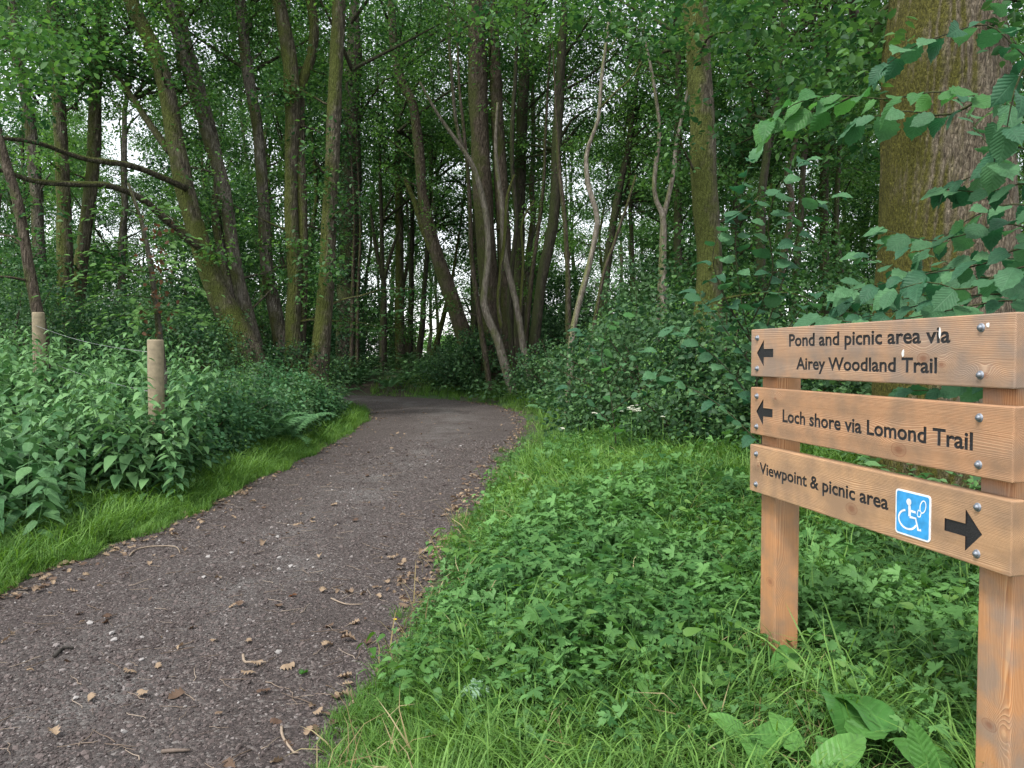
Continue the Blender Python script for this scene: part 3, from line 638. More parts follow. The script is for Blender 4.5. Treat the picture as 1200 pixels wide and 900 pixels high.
KN = [[(1.03, 1.445, .018), (1.105, 1.428, .011), (1.262, 1.40, .010)], [(.93, 1.165, .024), (.2, 1.285, .007)], [(.70, .94, .022), (.07, 1.0, .008)]]
def text_mesh(s, u0, u1, zb, cap, depth):
    """letters fitted between u0 and u1 along the board with baseline zb"""
    cu = bpy.data.curves.new('t', 'FONT'); cu.body = s; cu.size = 1.0; cu.extrude = 0.5; cu.offset = .026; cu.resolution_u = 3
    cu.space_character = 1.0
    o = bpy.data.objects.new('t', cu); COL.objects.link(o); dg = bpy.context.evaluated_depsgraph_get()
    me = bpy.data.meshes.new_from_object(o.evaluated_get(dg)); bpy.data.objects.remove(o); bpy.data.curves.remove(cu)
    co = np.empty(len(me.vertices) * 3); me.vertices.foreach_get('co', co); co = co.reshape(-1, 3)
    x0, x1 = co[:, 0].min(), co[:, 0].max(); out = np.empty_like(co)
    out[:, 0] = u0 + (co[:, 0] - x0) * (u1 - u0) / (x1 - x0); out[:, 2] = zb + co[:, 1] * cap / .729
    out[:, 1] = -co[:, 2] * 2 * depth
    me.vertices.foreach_set('co', out.ravel()); me.update()
    return me
def split_letters(me):
    """one mesh per glyph: islands whose extents along the board overlap belong to the same letter"""
    nv = len(me.vertices); co = np.empty(nv * 3); me.vertices.foreach_get('co', co); co = co.reshape(-1, 3)
    par = list(range(nv))
    def fd(a):
        while par[a] != a: par[a] = par[par[a]]; a = par[a]
        return a
    for p in me.polygons:
        v = list(p.vertices)
        for b in v[1:]: par[fd(b)] = fd(v[0])
    key = co.round(5); seen = {}
    for i, c in enumerate(map(tuple, key)):
        if c in seen: par[fd(i)] = fd(seen[c])
        else: seen[c] = i
    root = np.array([fd(i) for i in range(nv)]); isl = []
    for r_ in np.unique(root):
        x_ = co[root == r_, 0]; isl.append([x_.min(), x_.max(), {r_}])
    isl.sort(key=lambda q: q[0]); out = []
    for q in isl:
        if out and min(out[-1][1], q[1]) - q[0] > .6 * min(q[1] - q[0], out[-1][1] - out[-1][0]): out[-1][1] = max(out[-1][1], q[1]); out[-1][2] |= q[2]
        else: out.append(q)
    res = []
    for q in out:
        bm = bmesh.new(); bm.from_mesh(me); bm.verts.ensure_lookup_table()
        bmesh.ops.delete(bm, geom=[v for v in bm.verts if root[v.index] not in q[2]], context='VERTS')
        m2 = bpy.data.meshes.new('letter'); bm.to_mesh(m2); bm.free(); m2.materials.append(DARK); res.append(m2)
    return res
def prism(poly, y0, y1, m=0):
    G = Geo(); n = len(poly); P = np.asarray(poly, float)
    V = np.concatenate([np.c_[P[:, 0], np.full(n, y0), P[:, 1]], np.c_[P[:, 0], np.full(n, y1), P[:, 1]]])
    me = bpy.data.meshes.new('prism'); fs = [tuple(range(n))[::-1], tuple(range(n, 2 * n))] + [(i, (i + 1) % n, n + (i + 1) % n, n + i) for i in range(n)]
    me.from_pydata([tuple(v) for v in V], [], fs); me.update()
    bm = bmesh.new(); bm.from_mesh(me); bmesh.ops.recalc_face_normals(bm, faces=bm.faces); bm.to_mesh(me); bm.free()
    return me
def arrow_poly(tip, hx, htop, hbot, sx, stop, sbot):
    return [tip, (hx, hbot), (hx, sbot), (sx, sbot), (sx, stop), (hx, stop), (hx, htop)]
A1 = face_uv(887, 413.8); T1 = face_uv(895.3, 398.8); b1 = face_uv(895.3, 430.3); s1 = face_uv(906.2, 409.8); s1b = face_uv(906.2, 419.8)
hh = (T1[1] - b1[1]) / 2; zc = A1[1]
def larrow(zc): return arrow_poly((A1[0], zc), T1[0], zc + hh, zc - hh, s1[0], zc + (s1[1] - s1b[1]) / 2, zc - (s1[1] - s1b[1]) / 2)
tip3 = face_uv(1151, 626.7); ht = face_uv(1131.7, 596.7); hb = face_uv(1132, 646); st_ = face_uv(1107, 607.5); sb_ = face_uv(1107, 622)
zc3 = tip3[1]; hh3 = (ht[1] - hb[1]) / 2; sh3 = (st_[1] - sb_[1]) / 2
rarrow = arrow_poly((tip3[0], zc3), ht[0], zc3 + hh3, zc3 - hh3, st_[0], zc3 + sh3, zc3 - sh3)
def line(s, l, r, ctop):
    a = face_uv(*l); b = face_uv(*r); c = face_uv(*ctop); return (s, a[0], b[0], (a[1] + b[1]) / 2, c[1] - a[1])
LINES = [[line('Pond and picnic area via', (924.6, 405.6), (1113.7, 401.4), (924.6, 391)), line('Airey Woodland Trail', (933, 433), (1098, 436.4), (933, 418.8))],
         [line('Loch shore via Lomond Trail', (917, 493), (1140, 529), (917, 478.2))], [line('Viewpoint & picnic area', (890, 553.5), (1041, 599), (890, 540))]]
ARR = [larrow(zc), larrow(face_uv(887, 482)[1]), rarrow]
BLab = ['top board reading Pond and picnic area via Airey Woodland Trail', 'middle board reading Loch shore via Lomond Trail', 'bottom board reading Viewpoint & picnic area with a blue plate']
DEP = .0045
for k in range(3):
    z1 = TOPS[k]; z0 = z1 - BH
    wm = wood_mat(f'planed_board_{k}', 0, [(.20, .098, .055), (.22, .095, .042), (.22, .11, .05)][k], [(.37, .21, .12), (.40, .205, .105), (.42, .235, .12)][k], [(.53, .35, .225), (.54, .325, .185), (.57, .37, .215)][k], k + 1, KN[k])
    bm = bmesh.new(); bmesh.ops.create_cube(bm, size=1)
    bmesh.ops.scale(bm, vec=(BL, TH, BH), verts=bm.verts); bmesh.ops.translate(bm, vec=(BL / 2, TH / 2, (z0 + z1) / 2), verts=bm.verts)
    bmesh.ops.bevel(bm, geom=bm.edges[:], offset=.004, segments=2, profile=.5, affect='EDGES')
    me = bpy.data.meshes.new('board'); bm.to_mesh(me); bm.free(); me.materials.append(wm); me.materials.append(DARK)
    bo = link('board', me, sign); bo['label'] = BLab[k]
    cutters = []
    for (s, u0, u1, zb, cap) in LINES[k]:
        tm = text_mesh(s, u0, u1, zb, cap, DEP); 
        c2 = tm.copy(); c2.materials.clear(); c2.materials.append(DARK)
        cutters.append(c2)
        # floor of the lettering: the same shapes thinned to a slab lying in the groove
        co = np.empty(len(tm.vertices) * 3); tm.vertices.foreach_get('co', co); co = co.reshape(-1, 3)
        co[:, 1] = np.where(co[:, 1] < 0, .0022, .0048); tm.vertices.foreach_set('co', co.ravel()); tm.update()
        tm.materials.clear(); tm.materials.append(DARK)
        for lm in split_letters(tm): link('letter', lm, bo)
    am = prism(ARR[k], -DEP * 1.3, DEP * 1.3); am.materials.append(DARK); cutters.append(am)
    fm = prism(ARR[k], .0035, .0066); fm.materials.append(DARK); ao = link('arrow', fm, bo); ao['label'] = 'engraved arrow pointing ' + ('left', 'left', 'right')[k]
    ok = False
    cutobjs = []
    for cm in cutters:
        co_ = bpy.data.objects.new('cutter', cm); COL.objects.link(co_); co_.parent = sign; cutobjs.append(co_)
        md = bo.modifiers.new('cut', 'BOOLEAN'); md.operation = 'DIFFERENCE'; md.object = co_; md.solver = 'EXACT'; md.use_self = True
        try: md.material_mode = 'TRANSFER'
        except Exception: pass
    bpy.context.view_layer.update()
    dg = bpy.context.evaluated_depsgraph_get(); res = bpy.data.meshes.new_from_object(bo.evaluated_get(dg))
    bo.modifiers.clear()
    print('board', k, 'verts', len(res.vertices), 'faces', len(res.polygons))
    if len(res.polygons) > 60: bo.data = res
    for c in cutobjs: bpy.data.objects.remove(c)
    # bolts
    bx = [face_uv(887.5, 433)[0], face_uv(1149, 440)[0]]
    for u_ in bx:
        for zz in (z1 - .036, z0 + .033):
            G = Geo()
            def ring(r, y0, y1, seg):
                th = np.linspace(0, 2 * np.pi, seg, endpoint=False) + .3
                V = np.concatenate([np.c_[np.cos(th) * r, np.full(seg, y0), np.sin(th) * r], np.c_[np.cos(th) * r * .94, np.full(seg, y1), np.sin(th) * r * .94]]); j = np.arange(seg)
                G.add(np.r_[V, [[0, y1 - .0008, 0]]], [(np.stack([j, (j + 1) % seg, seg + (j + 1) % seg, seg + j], -1), 0), (np.stack([seg + j, seg + (j + 1) % seg, np.full(seg, 2 * seg)], -1), 0)])
            ring(.0125, .001, -.0018, 20); ring(.0082, -.0018, -.0085, 6); ring(.0035, -.0085, -.0092, 8)
            bme = G.mesh('bolt', [ZINC]); link('bolt', bme, bo, (u_, 0, zz))
DRP = simple('white_splash', (.75, .75, .72), .5)
for (px, py, w, h, lab) in [(1058.5, 414, .006, .012, 'white bird dropping above the T of Trail'), (1101.5, 391, .004, .018, 'white streak between the letters of via'), (1158, 381, .006, .007, 'white speck beside the upper bolt')]:
    u_, z_ = face_uv(px, py); g_ = np.random.default_rng(int(px)); me = prism([(u_ + math.cos(a) * w * g_.uniform(.6, 1.1), z_ + math.sin(a) * h * g_.uniform(.7, 1.1)) for a in np.linspace(0, 6.283, 11, endpoint=False)], -.0012, .0004)
    me.materials.append(DRP); o = link('dropping_mark', me, sign); o['label'] = lab
# posts behind the boards
def post_from(px_left, wd, th, label, seed, knots):
    # far edge of the post's front face, seen at px_left; the front face is flush with the boards' back
    X = (px_left - CX) / FPX; d = np.array([X, cp_, 0]); q0 = SIGN0 + yb * TH
    t = np.dot(q0, yb) / np.dot(d, yb); u_ = float(np.dot(d * t - SIGN0, xb))
    bm = bmesh.new(); bmesh.ops.create_cube(bm, size=1); H = 1.56 - .0
    zb = -.35; zt = TOPS[0] - .018
    bmesh.ops.scale(bm, vec=(wd, th, zt - zb), verts=bm.verts); bmesh.ops.translate(bm, vec=(u_ + wd / 2, TH + .0015 + th / 2, (zt + zb) / 2), verts=bm.verts)
    bmesh.ops.bevel(bm, geom=bm.edges[:], offset=.005, segments=2, profile=.5, affect='EDGES')
    me = bpy.data.meshes.new('post'); bm.to_mesh(me); bm.free()
    me.materials.append(wood_mat(f'square_post_{seed}', 2, (.24, .09, .036), (.42, .195, .082), (.55, .30, .15), seed, knots))
    o = link('post', me, sign); o['label'] = label
post_from(893, .118, .108, 'far square post under the left ends of the boards', 5, [(.09, .52, .02)])
post_from(1150.5, .118, .108, 'near square post under the right ends of the boards', 6, [(1.25, .45, .018), (1.25, .2, .02)])
# blue plate with wheelchair and footprint symbols
ul, zt_ = face_uv(1050.7, 571.7); _, zbm = face_uv(1050.7, 624); ur, zt2 = face_uv(1091.7, 581.7)
zt_ = (zt_ + zt2) / 2; zbm = (zbm + face_uv(1091.7, 636.5)[1]) / 2
def rrect(x0, x1, z0, z1, r, n=5):
    out = []
    for cx_, cz_, a0 in [(x1 - r, z1 - r, 0), (x0 + r, z1 - r, 90), (x0 + r, z0 + r, 180), (x1 - r, z0 + r, 270)]:
        for i in range(n + 1): a_ = R(a0 + 90 * i / n); out.append((cx_ + r * math.cos(a_), cz_ + r * math.sin(a_)))
    return out
WHITE = simple('plate_white', (.78, .79, .80), .35); BLUE = simple('plate_blue', (.045, .30, .62), .35)
w_, h_ = ur - ul, zt_ - zbm
pme = prism(rrect(ul, ur, zbm, zt_, .012), -.0025, .0005); pme.materials.append(WHITE)
plate = link('accessible_trail_plate', pme, sign); plate['label'] = 'small blue and white plate with wheelchair and footprint symbols'
bw = .0055
q = prism(rrect(ul + bw, ur - bw, zbm + bw, zt_ - bw, .008), -.0031, -.0024); q.materials.append(BLUE); link('blue_field', q, plate)
def P2(a, b): return (ul + a * w_, zt_ - b * h_)          # fractions of the plate, from its top left
def stroke(pts, w, name, closed=False):
    P = np.array(pts, float); n = len(P); L = []; Rr = []
    for i in range(n):
        a_ = P[(i - 1) % n] if (closed or i > 0) else P[i]; c_ = P[(i + 1) % n] if (closed or i < n - 1) else P[i]
        t_ = c_ - a_; t_ /= np.linalg.norm(t_) + 1e-9; nn = np.array([-t_[1], t_[0]]) * w / 2; L.append(P[i] + nn); Rr.append(P[i] - nn)
    G = Geo(); y0, y1 = -.0036, -.003
    V = np.concatenate([np.c_[np.array(L)[:, 0], np.full(n, y0), np.array(L)[:, 1]], np.c_[np.array(Rr)[:, 0], np.full(n, y0), np.array(Rr)[:, 1]]])
    F = [(i, (i + 1) % n, n + (i + 1) % n, n + i) for i in range(n if closed else n - 1)]
    V2 = V.copy(); V2[:, 1] = y1
    G.add(V, [(np.array(F), 0)]); G.add(V2, [(np.array(F), 0)])
    return G
def disc(c, r, rx=1):
    return [(c[0] + math.cos(a) * r * rx, c[1] + math.sin(a) * r) for a in np.linspace(0, 2 * math.pi, 16, endpoint=False)]
G = Geo()
def addg(g2):
    for V_, (F_, m_) in zip(g2.V, g2.G): G.add(V_, [(F_ - F_.min(), m_)])
sw = .0068
hd = prism(disc(P2(.40, .24), .0105), -.0036, -.003)
# torso, arm, seat, leg, foot
for pts, w__ in [([P2(.42, .31), P2(.43, .55)], .011), ([P2(.43, .42), P2(.60, .43)], sw), ([P2(.43, .56), P2(.60, .56), P2(.68, .80), P2(.76, .78)], sw * 1.05)]:
    st = stroke(pts, w__, 'x'); addg(st)
arc = [P2(.37 + .26 * math.sin(a) * 1.0, .635 - .205 * math.cos(a)) for a in np.linspace(R(-15), R(-250), 22)]
addg(stroke(arc, sw * .9, 'x'))
wc = G.mesh('wheelchair_symbol', [WHITE]); wo_ = link('wheelchair_symbol', wc, plate)
hd.materials.append(WHITE); link('wheelchair_rider_head', hd, wo_)
def rot(c, pts, a): return [(c[0] + (x - c[0]) * math.cos(a) - (z - c[1]) * math.sin(a), c[1] + (x - c[0]) * math.sin(a) + (z - c[1]) * math.cos(a)) for x, z in pts]
G = Geo(); c = P2(.80, .27)
addg(stroke(rot(c, [(c[0] + math.cos(a) * .0115, c[1] + math.sin(a) * .019) for a in np.linspace(0, 6.283, 18, endpoint=False)], R(-18)), .0035, 'x', True))
c = P2(.70, .43)
addg(stroke(rot(c, [(c[0] - .007, c[1] + .008), (c[0] - .007, c[1] - .006), (c[0] - .003, c[1] - .0105), (c[0] + .003, c[1] - .0105), (c[0] + .007, c[1] - .006), (c[0] + .007, c[1] + .008)], R(-18)), .0035, 'x', True))
link('footprint_symbol', G.mesh('footprint_symbol', [WHITE]), plate)

# ------------------------------------------------------------------ trees
def resample(P, step):
    P = np.asarray(P, float); Q = _dense(P, 8)
    L = np.concatenate([[0], np.cumsum(np.linalg.norm(np.diff(Q[:, :3], axis=0), axis=1))])
    n = max(4, int(L[-1] / step)); t = np.linspace(0, L[-1], n)
    return np.stack([np.interp(t, L, Q[:, k]) for k in range(Q.shape[1])], -1)
def stem_points(pts, y, top=None, ground=True, drift=0.0, wob=.02, step=.22):
    """pts: (px, py, width px) from the top down. returns world points + radius"""
    W_ = []
    for i, (px, py, w) in enumerate(pts):
        yy = y + drift * (1 - i / max(1, len(pts) - 1))
        W_.append([*at(px, py, yy), w / 2 * yy / FPX * math.cos(math.atan((px - CX) / FPX)) * (.9 if w < 60 else 1)])
    W_ = np.array(W_)
    if ground:
        b = W_[-1].copy(); dr = W_[-1] - W_[-2]; z = gz(b[0], b[1])
        if b[2] > z:
            k = (b[2] - z + .15) / max(.3, -dr[2] / (np.linalg.norm(dr[:3]) + 1e-9)) / (np.linalg.norm(dr[:3]) + 1e-9)
            e = b + dr * min(k, 3); e[0] = b[0] + (e[0] - b[0]) * .7; e[1] = b[1]; e[2] = z - .12; e[3] = b[3] * 1.15
            m_ = (b + e) / 2; m_[3] = b[3] * 1.05; W_ = np.vstack([W_, m_, e])
    if top:
        a = W_[0]; d = (W_[0] - W_[1])[:3]; d = d / np.linalg.norm(d); n = 4; ext = []
        L = (top - a[2]) / max(.5, d[2])
        for k in range(n, 0, -1):
            q = a[:3] + d * L * k / n * np.array([.6, .6, 1]); q[2] = a[2] + (top - a[2]) * k / n
            ext.append([*q, a[3] * (1 - .75 * k / n)])
        W_ = np.vstack([ext, W_])
    Q = resample(W_, step)
    n = len(Q); t = np.arange(n) * step
    ph = rng.uniform(0, 50, 4)
    if wob:
        Q[:, 0] += wob * (vnoise(t, t * 0 + ph[0], .9) - .5) * 2; Q[:, 1] += wob * (vnoise(t, t * 0 + ph[1], .9) - .5) * 2
    return Q
def stem_mesh(name, Q, mats, seg=12, rough=.12, seed=0, origin=None):
    G = Geo(); G.tube(Q[:, :3] - (0 if origin is None else np.asarray(origin)), Q[:, 3], seg, 0, rough, seed)
    return G.mesh(name, mats, True)

def sprays(G, C, n_per, rad, size, tmpl, r, m=0, tb=(0, 1), flat=.3, out=None, up=.8):
    """flattened sprays of leaves round the points C"""
    n = len(C) * n_per; Ci = np.repeat(C, n_per, axis=0)
    a = r.uniform(0, 6.283, n); q = np.sqrt(r.uniform(0, 1, n)) * rad * np.repeat(r.uniform(.6, 1.3, len(C)), n_per)
    off = np.stack([np.cos(a) * q, np.sin(a) * q, r.normal(0, flat * rad, n) - .25 * q], -1)
    D = np.stack([np.cos(a), np.sin(a), r.normal(-.25, .35, n)], -1) + r.normal(0, .5, (n, 3))
    Nn = np.stack([r.normal(0, 1 - up, n) * 2.2, r.normal(0, 1 - up, n) * 2.2, np.ones(n)], -1)
    ct = np.repeat(tb[0] + (tb[1] - tb[0]) * r.uniform(0, 1, len(C)) ** 1.3, n_per)
    G.leaves(Ci + off, D, Nn, size * r.uniform(.6, 1.25, n), tmpl, np.clip(ct + r.normal(0, .15, n), 0, 1), m)
def crown_mesh(seed, zlo, zhi, R0, nsp, per, size, spr, mats, tmpl=L4, shape=.5, core=.25, limbs=26, trunk=None):
    r = np.random.default_rng(seed); G = Geo()
    nclump = max(6, nsp // 20)
    def pt(n):
        z = r.uniform(0, 1, n) ** .9; a = r.uniform(0, 6.283, n); prof = np.sin(np.pi * np.clip(z * .86 + .1, 0, 1)) ** shape
        q = R0 * prof * np.sqrt(r.uniform(core, 1, n)); return np.stack([np.cos(a) * q, np.sin(a) * q, zlo + (zhi - zlo) * z], -1)
    K = pt(nclump); C = K[r.integers(0, nclump, nsp)] + r.normal(0, R0 * .16, (nsp, 3)) * [1, 1, .6]
    for c in C[:limbs]:
        b = np.array([0, 0, max(zlo * .7, c[2] - .55 * np.hypot(c[0], c[1]) - .3)])
        if trunk is not None: b[:2] = [np.interp(b[2], trunk[:, 2], trunk[:, 0]), np.interp(b[2], trunk[:, 2], trunk[:, 1])]
        m_ = (b + c) / 2 + r.normal(0, .15, 3) + [0, 0, .15]
        G.tube(resample(np.array([b, m_, c]), .5), np.linspace(.045, .012, len(resample(np.array([b, m_, c]), .5))), 5, 1, cap=False)
    sprays(G, C, per, spr, size, tmpl, r)
    return G.mesh('crown', mats)
CM = [M['canopy'], B['dark']]; CP = [M['canopy_pale'], B['dark']]; CU = [M['understorey'], B['dark']]
near_crowns = [crown_mesh(200 + k, 0, 6.5, 3.1, 400, 26, .085, .38, [CM, CP, CM][k], L4, .6, .2, 12) for k in range(3)]

def tree(name, label, cat, y, stems, bark, top=11.0, crown=None, group=None, seg=12, rough=.1, limbs=(), extra=None, csc=1.0, cz=5.6, coff=(0, .9), wob=.02, leafy=None):
    """stems: list of pixel polylines (px, py, width) from the top down, all standing y metres away"""
    Q = [stem_points(s, y + (k * .13 if len(stems) > 1 else 0), top, wob=wob) for k, s in enumerate(stems)]
    base = Q[0][-1][:3].copy(); base[2] += .12
    t = empty(name, base, label, cat, group)
    for k, q in enumerate(Q): link('trunk', stem_mesh('trunk', q, [B[bark]], seg, rough, k + int(y * 10), base), t)
    for (l, yy) in limbs:
        q = stem_points(l, yy[0], None, False, yy[1], .03, .12); link('limb', stem_mesh('limb', q, [B['mossy' if bark != 'dark' else 'dark']], 8, .12, 3, base), t)
    if crown is not None:
        G = Geo(); C = []; nb = 0
        for q in Q:
            for _ in range(5 if y < 20 else 3):
                zz = rng.uniform(1.9, min(9, 2 + y * .33)); i = int(np.argmin(np.abs(q[:, 2] - zz))); a = rng.uniform(0, 6.28); L = rng.uniform(.7, 1.9)
                d = np.array([math.cos(a), math.sin(a), rng.uniform(.1, .8)]); P = [q[i, :3] - base]
                for s_ in range(5): d = d + rng.normal(0, .22, 3) + [0, 0, -.04]; d /= np.linalg.norm(d); P.append(P[-1] + d * L / 5)
                P = np.array(P); rr = min(q[i, 3] * .3, .03); BG = Geo(); BG.tube(P, np.linspace(rr, .004, 6), 5, 0, cap=False); link('branch', BG.mesh('branch', [B[bark]], True), t)
                C += [P[-1], P[-2], P[-3]] + [P[k_] + rng.normal(0, .26, 3) for k_ in (1, 2, 3, 4, 5, 5)]
        sprays(G, np.array(C), 24, .27, .085, L6, rng, 0, (0, .85)); f = link('foliage', G.mesh('foliage', [M[['canopy', 'canopy_pale'][int(rng.integers(0, 2))]]]), t); f['kind'] = 'stuff'
        q = Q[0]; i = int(np.argmin(np.abs(q[:, 2] - (cz + 2.5)))); c = link('crown', crown, t, (q[i, 0] - base[0] + coff[0], q[i, 1] - base[1] + coff[1], cz - base[2]))
        c.rotation_euler = (0, 0, rng.uniform(0, 6.28)); c.scale = (csc, csc, csc); c['kind'] = 'stuff'
    if leafy:
        # small sprays of leaves low on the trunk
        G = Geo(); C = []
        for (px, py, dy, n) in leafy:
            for _ in range(n): C.append(at(px + rng.normal(0, 22), py + rng.normal(0, 20), y + dy + rng.normal(0, .3)) - base)
        sprays(G, np.array(C), 14, .26, .08, L6, rng, 0, (.3, 1)); f = link('foliage', G.mesh('foliage', [M['canopy_pale']]), t); f['kind'] = 'stuff'
    return t
NC = near_crowns
tree('leaning_tree', 'thin brown tree leaning at the far left edge, behind the fence post', 'tree', 10.5, [[(-22, 60, 10), (0, 170, 13), (20, 240, 15), (36, 330, 16), (48, 388, 18)]], 'brown', 9, NC[0], cz=5.2, csc=.7, coff=(-1, 1.5), leafy=[(-20, 40, -2.4, 14), (30, 40, -2.4, 16), (60, 70, -2.6, 14), (25, 110, -2.4, 14), (100, 30, -2.2, 8), (20, 240, -1, 3), (110, 90, -1, 4)])
tree('forked_tree', 'dark mossy tree left, straight trunk with another close behind it', 'tree', 15.5, [[(60, -10, 17), (68, 100, 19), (74, 230, 20), (78, 390, 25)]], 'mossy', 12, NC[1], cz=6.5)
tree('mossy_tree', 'dark mossy tree left with a crooked side limb near the frame top', 'tree', 16, [[(124, -10, 19), (113, 80, 18), (110, 170, 18), (102, 260, 18), (92, 330, 22), (86, 395, 30)]], 'mossy', 12, NC[0], cz=6.8, limbs=[([(95, 0, 7), (104, 18, 9), (116, 28, 9)], (15.8, 0))])
tree('grey_tree', 'dull grey trunk in the shade between the leaning tree and the dark pair', 'tree', 18.5, [[(20, 60, 14), (38, 170, 17), (46, 300, 18), (50, 390, 20)]], 'grey', 13, NC[2], cz=6.5)
tree('mossy_tree', 'large curving mossy tree with two long limbs reaching left', 'tree', 15, [[(148, -10, 19), (166, 30, 20), (183, 65, 22), (198, 120, 23), (209, 180, 25), (222, 240, 26), (240, 300, 28), (262, 355, 33), (286, 405, 44)]], 'mossy', 12, NC[2], cz=7.0, seg=20, coff=(.6, 1.8),
     limbs=[([(-60, 158, 5), (0, 162, 6), (45, 168, 7), (95, 185, 8), (150, 193, 9), (185, 206, 9), (216, 220, 11)], (14.8, -4.4)),
            ([(-60, 190, 5), (0, 199, 7), (40, 212, 8), (90, 216, 9), (130, 218, 9), (165, 233, 10), (200, 262, 11), (238, 292, 14)], (14.9, -4.6)),
            ([(72, 58, 6), (100, 70, 8), (130, 80, 9), (150, 108, 9), (172, 142, 10), (198, 178, 11)], (15.1, .8))],
     leafy=[(230, 190, -.4, 4), (235, 250, -.3, 4), (215, 110, .3, 3), (240, 90, .4, 3)])
tree('twin_tree', 'pair of slanting grey-brown trunks just right of the curving mossy tree', 'tree', 15.8, [[(196, -10, 15), (212, 50, 16), (228, 110, 17), (245, 160, 18), (262, 220, 17), (272, 290, 17), (285, 350, 18), (300, 408, 22)],
     [(205, -10, 9), (226, 70, 11), (240, 120, 12), (256, 190, 12), (252, 250, 13), (262, 300, 14), (275, 350, 15), (290, 405, 18)]], 'grey', 11, NC[0], cz=6.9, seg=14)
tree('grey_tree', 'slim grey lichen trunk between the slanting pair and the forked mossy tree', 'tree', 16.4, [[(280, -10, 14), (290, 80, 15), (302, 150, 15), (308, 230, 16), (313, 310, 17), (322, 360, 19), (333, 410, 24)]], 'grey', 12, NC[1], cz=7.2, seg=14, leafy=[(300, 130, -.3, 5), (308, 245, -.3, 4)])
tree('forked_tree', 'mossy forked tree whose two stems rise together from one foot', 'tree', 16, [[(324, -10, 17), (338, 60, 19), (343, 130, 20), (340, 200, 17), (341, 260, 18), (346, 330, 19), (343, 375, 22), (346, 422, 27)],
     [(362, -10, 12), (368, 30, 13), (364, 70, 13), (352, 105, 13), (352, 180, 14), (356, 260, 13), (356, 340, 12), (352, 420, 15)]], 'mossy', 11, NC[2], cz=7, seg=14, leafy=[(346, 235, -.3, 5), (350, 120, .2, 3)])
tree('mossy_tree', 'straight mossy trunk standing left of the ivy-clad tree', 'tree', 15.6, [[(398, -10, 17), (393, 90, 18), (390, 180, 19), (386, 260, 20), (382, 340, 21), (377, 395, 24), (374, 428, 29)]], 'mossy', 12, NC[1], cz=7, seg=16, wob=.01)
ivt = tree('ivy_clad_tree', 'thick dark tree wrapped in ivy at the left of the path end', 'tree', 24.5, [[(415, 60, 20), (412, 160, 24), (410, 280, 30), (408, 380, 32), (408, 440, 36)]], 'dark', 13, NC[2], cz=7.5, csc=1.3)
G = Geo(); r = np.random.default_rng(5); C = []
for _ in range(620):
    z = r.uniform(.3, 8.5); a = r.uniform(3.1, 6.4); q = .42 + .12 * r.normal() - .015 * z; C.append([math.cos(a) * q, math.sin(a) * q, z])
sprays(G, np.array(C), 9, .16, .09, L4, r, 0, (0, 1), .5, up=.3); f = link('ivy', G.mesh('ivy', [M['ivy']]), ivt); f['kind'] = 'stuff'
for (px, wd) in ((412, 5), (419, 4)):
    q = stem_points([(px - 3, 150, 1), (px + 3, 250, wd * .6), (px + 1, 340, wd), (px, 442, wd * 1.2)], 24.0); link('ivy_stem', stem_mesh('ivy_stem', q, [B['brown']], 6, .1, 1, np.array(ivt.location)), ivt)
tree('curved_tree', 'curving brown trunk that leans over the far end of the path', 'tree', 22.6, [[(457, -10, 10), (463, 60, 11), (470, 95, 11), (484, 125, 12), (492, 185, 13), (498, 245, 15), (512, 300, 17), (530, 350, 20), (547, 408, 24)]], 'brown', 14, NC[0], cz=8, csc=1.2, seg=14,
     limbs=[([(474, 208, 5), (486, 235, 7), (495, 265, 8), (508, 296, 10)], (22.6, 0))])
for k, (pts, lab, yy, bk) in enumerate([
    ([(448, 300, 6), (450, 350, 8), (447, 442, 12)], 'dark forked tree beyond the path end beside the ivy-clad trunk', 27, 'dark'),
    ([(466, 120, 9), (468, 300, 11), (469, 446, 14)], 'straight dark tree beyond the middle of the path end', 29, 'mossy'),
    ([(484, 150, 5), (482, 320, 7), (481, 446, 8)], 'very slim straight tree beyond the path end, right of the straight dark one', 30, 'dark'),
    ([(505, 200, 5), (500, 300, 6), (494, 390, 8), (489, 447, 10)], 'slim dark tree leaning slightly right in front of the bright field', 28.5, 'dark'),
    ([(530, 330, 4), (524, 356, 6), (512, 400, 7), (498, 443, 8)], 'slanting small tree against the bright field at the path end', 29.5, 'mossy'),
    ([(558, 40, 6), (558, 220, 8), (556, 400, 9)], 'dark straight pole-like tree just behind the curving trunk', 27, 'dark')]):
    tree('distant_tree', lab, 'tree', yy, [pts], bk, 13, NC[k % 3], cz=6.2 + k % 3, csc=1.15, seg=8, limbs=[([(434, 240, 3), (440, 290, 5), (449, 325, 6)], (27, 0)), ([(466, 270, 3), (458, 300, 5), (450, 330, 6)], (27, 0))] if k == 0 else ())
tree('twin_tree', 'two thick dark trunks standing together right of the path end', 'tree', 22, [[(558, 30, 22), (562, 160, 24), (568, 260, 25), (574, 350, 27), (577, 440, 34)], [(578, 40, 15), (584, 160, 17), (590, 280, 18), (592, 380, 20), (590, 440, 26)]], 'brown', 14, NC[1], cz=8, csc=1.2, seg=16)
tree('pale_sapling', 'pale bent sapling in front of the two thick dark trunks', 'sapling', 20.2, [[(492, 96, 3), (512, 132, 4), (535, 165, 5), (552, 190, 6), (561, 215, 7), (570, 255, 8), (572, 300, 8), (567, 350, 9), (572, 372, 10), (583, 398, 11), (592, 430, 12), (600, 456, 13)]], 'pale', None, seg=8, wob=.0,
     limbs=[([(604, 205, 3), (594, 235, 5), (590, 290, 5), (584, 350, 5), (588, 385, 6)], (20.2, 0))])
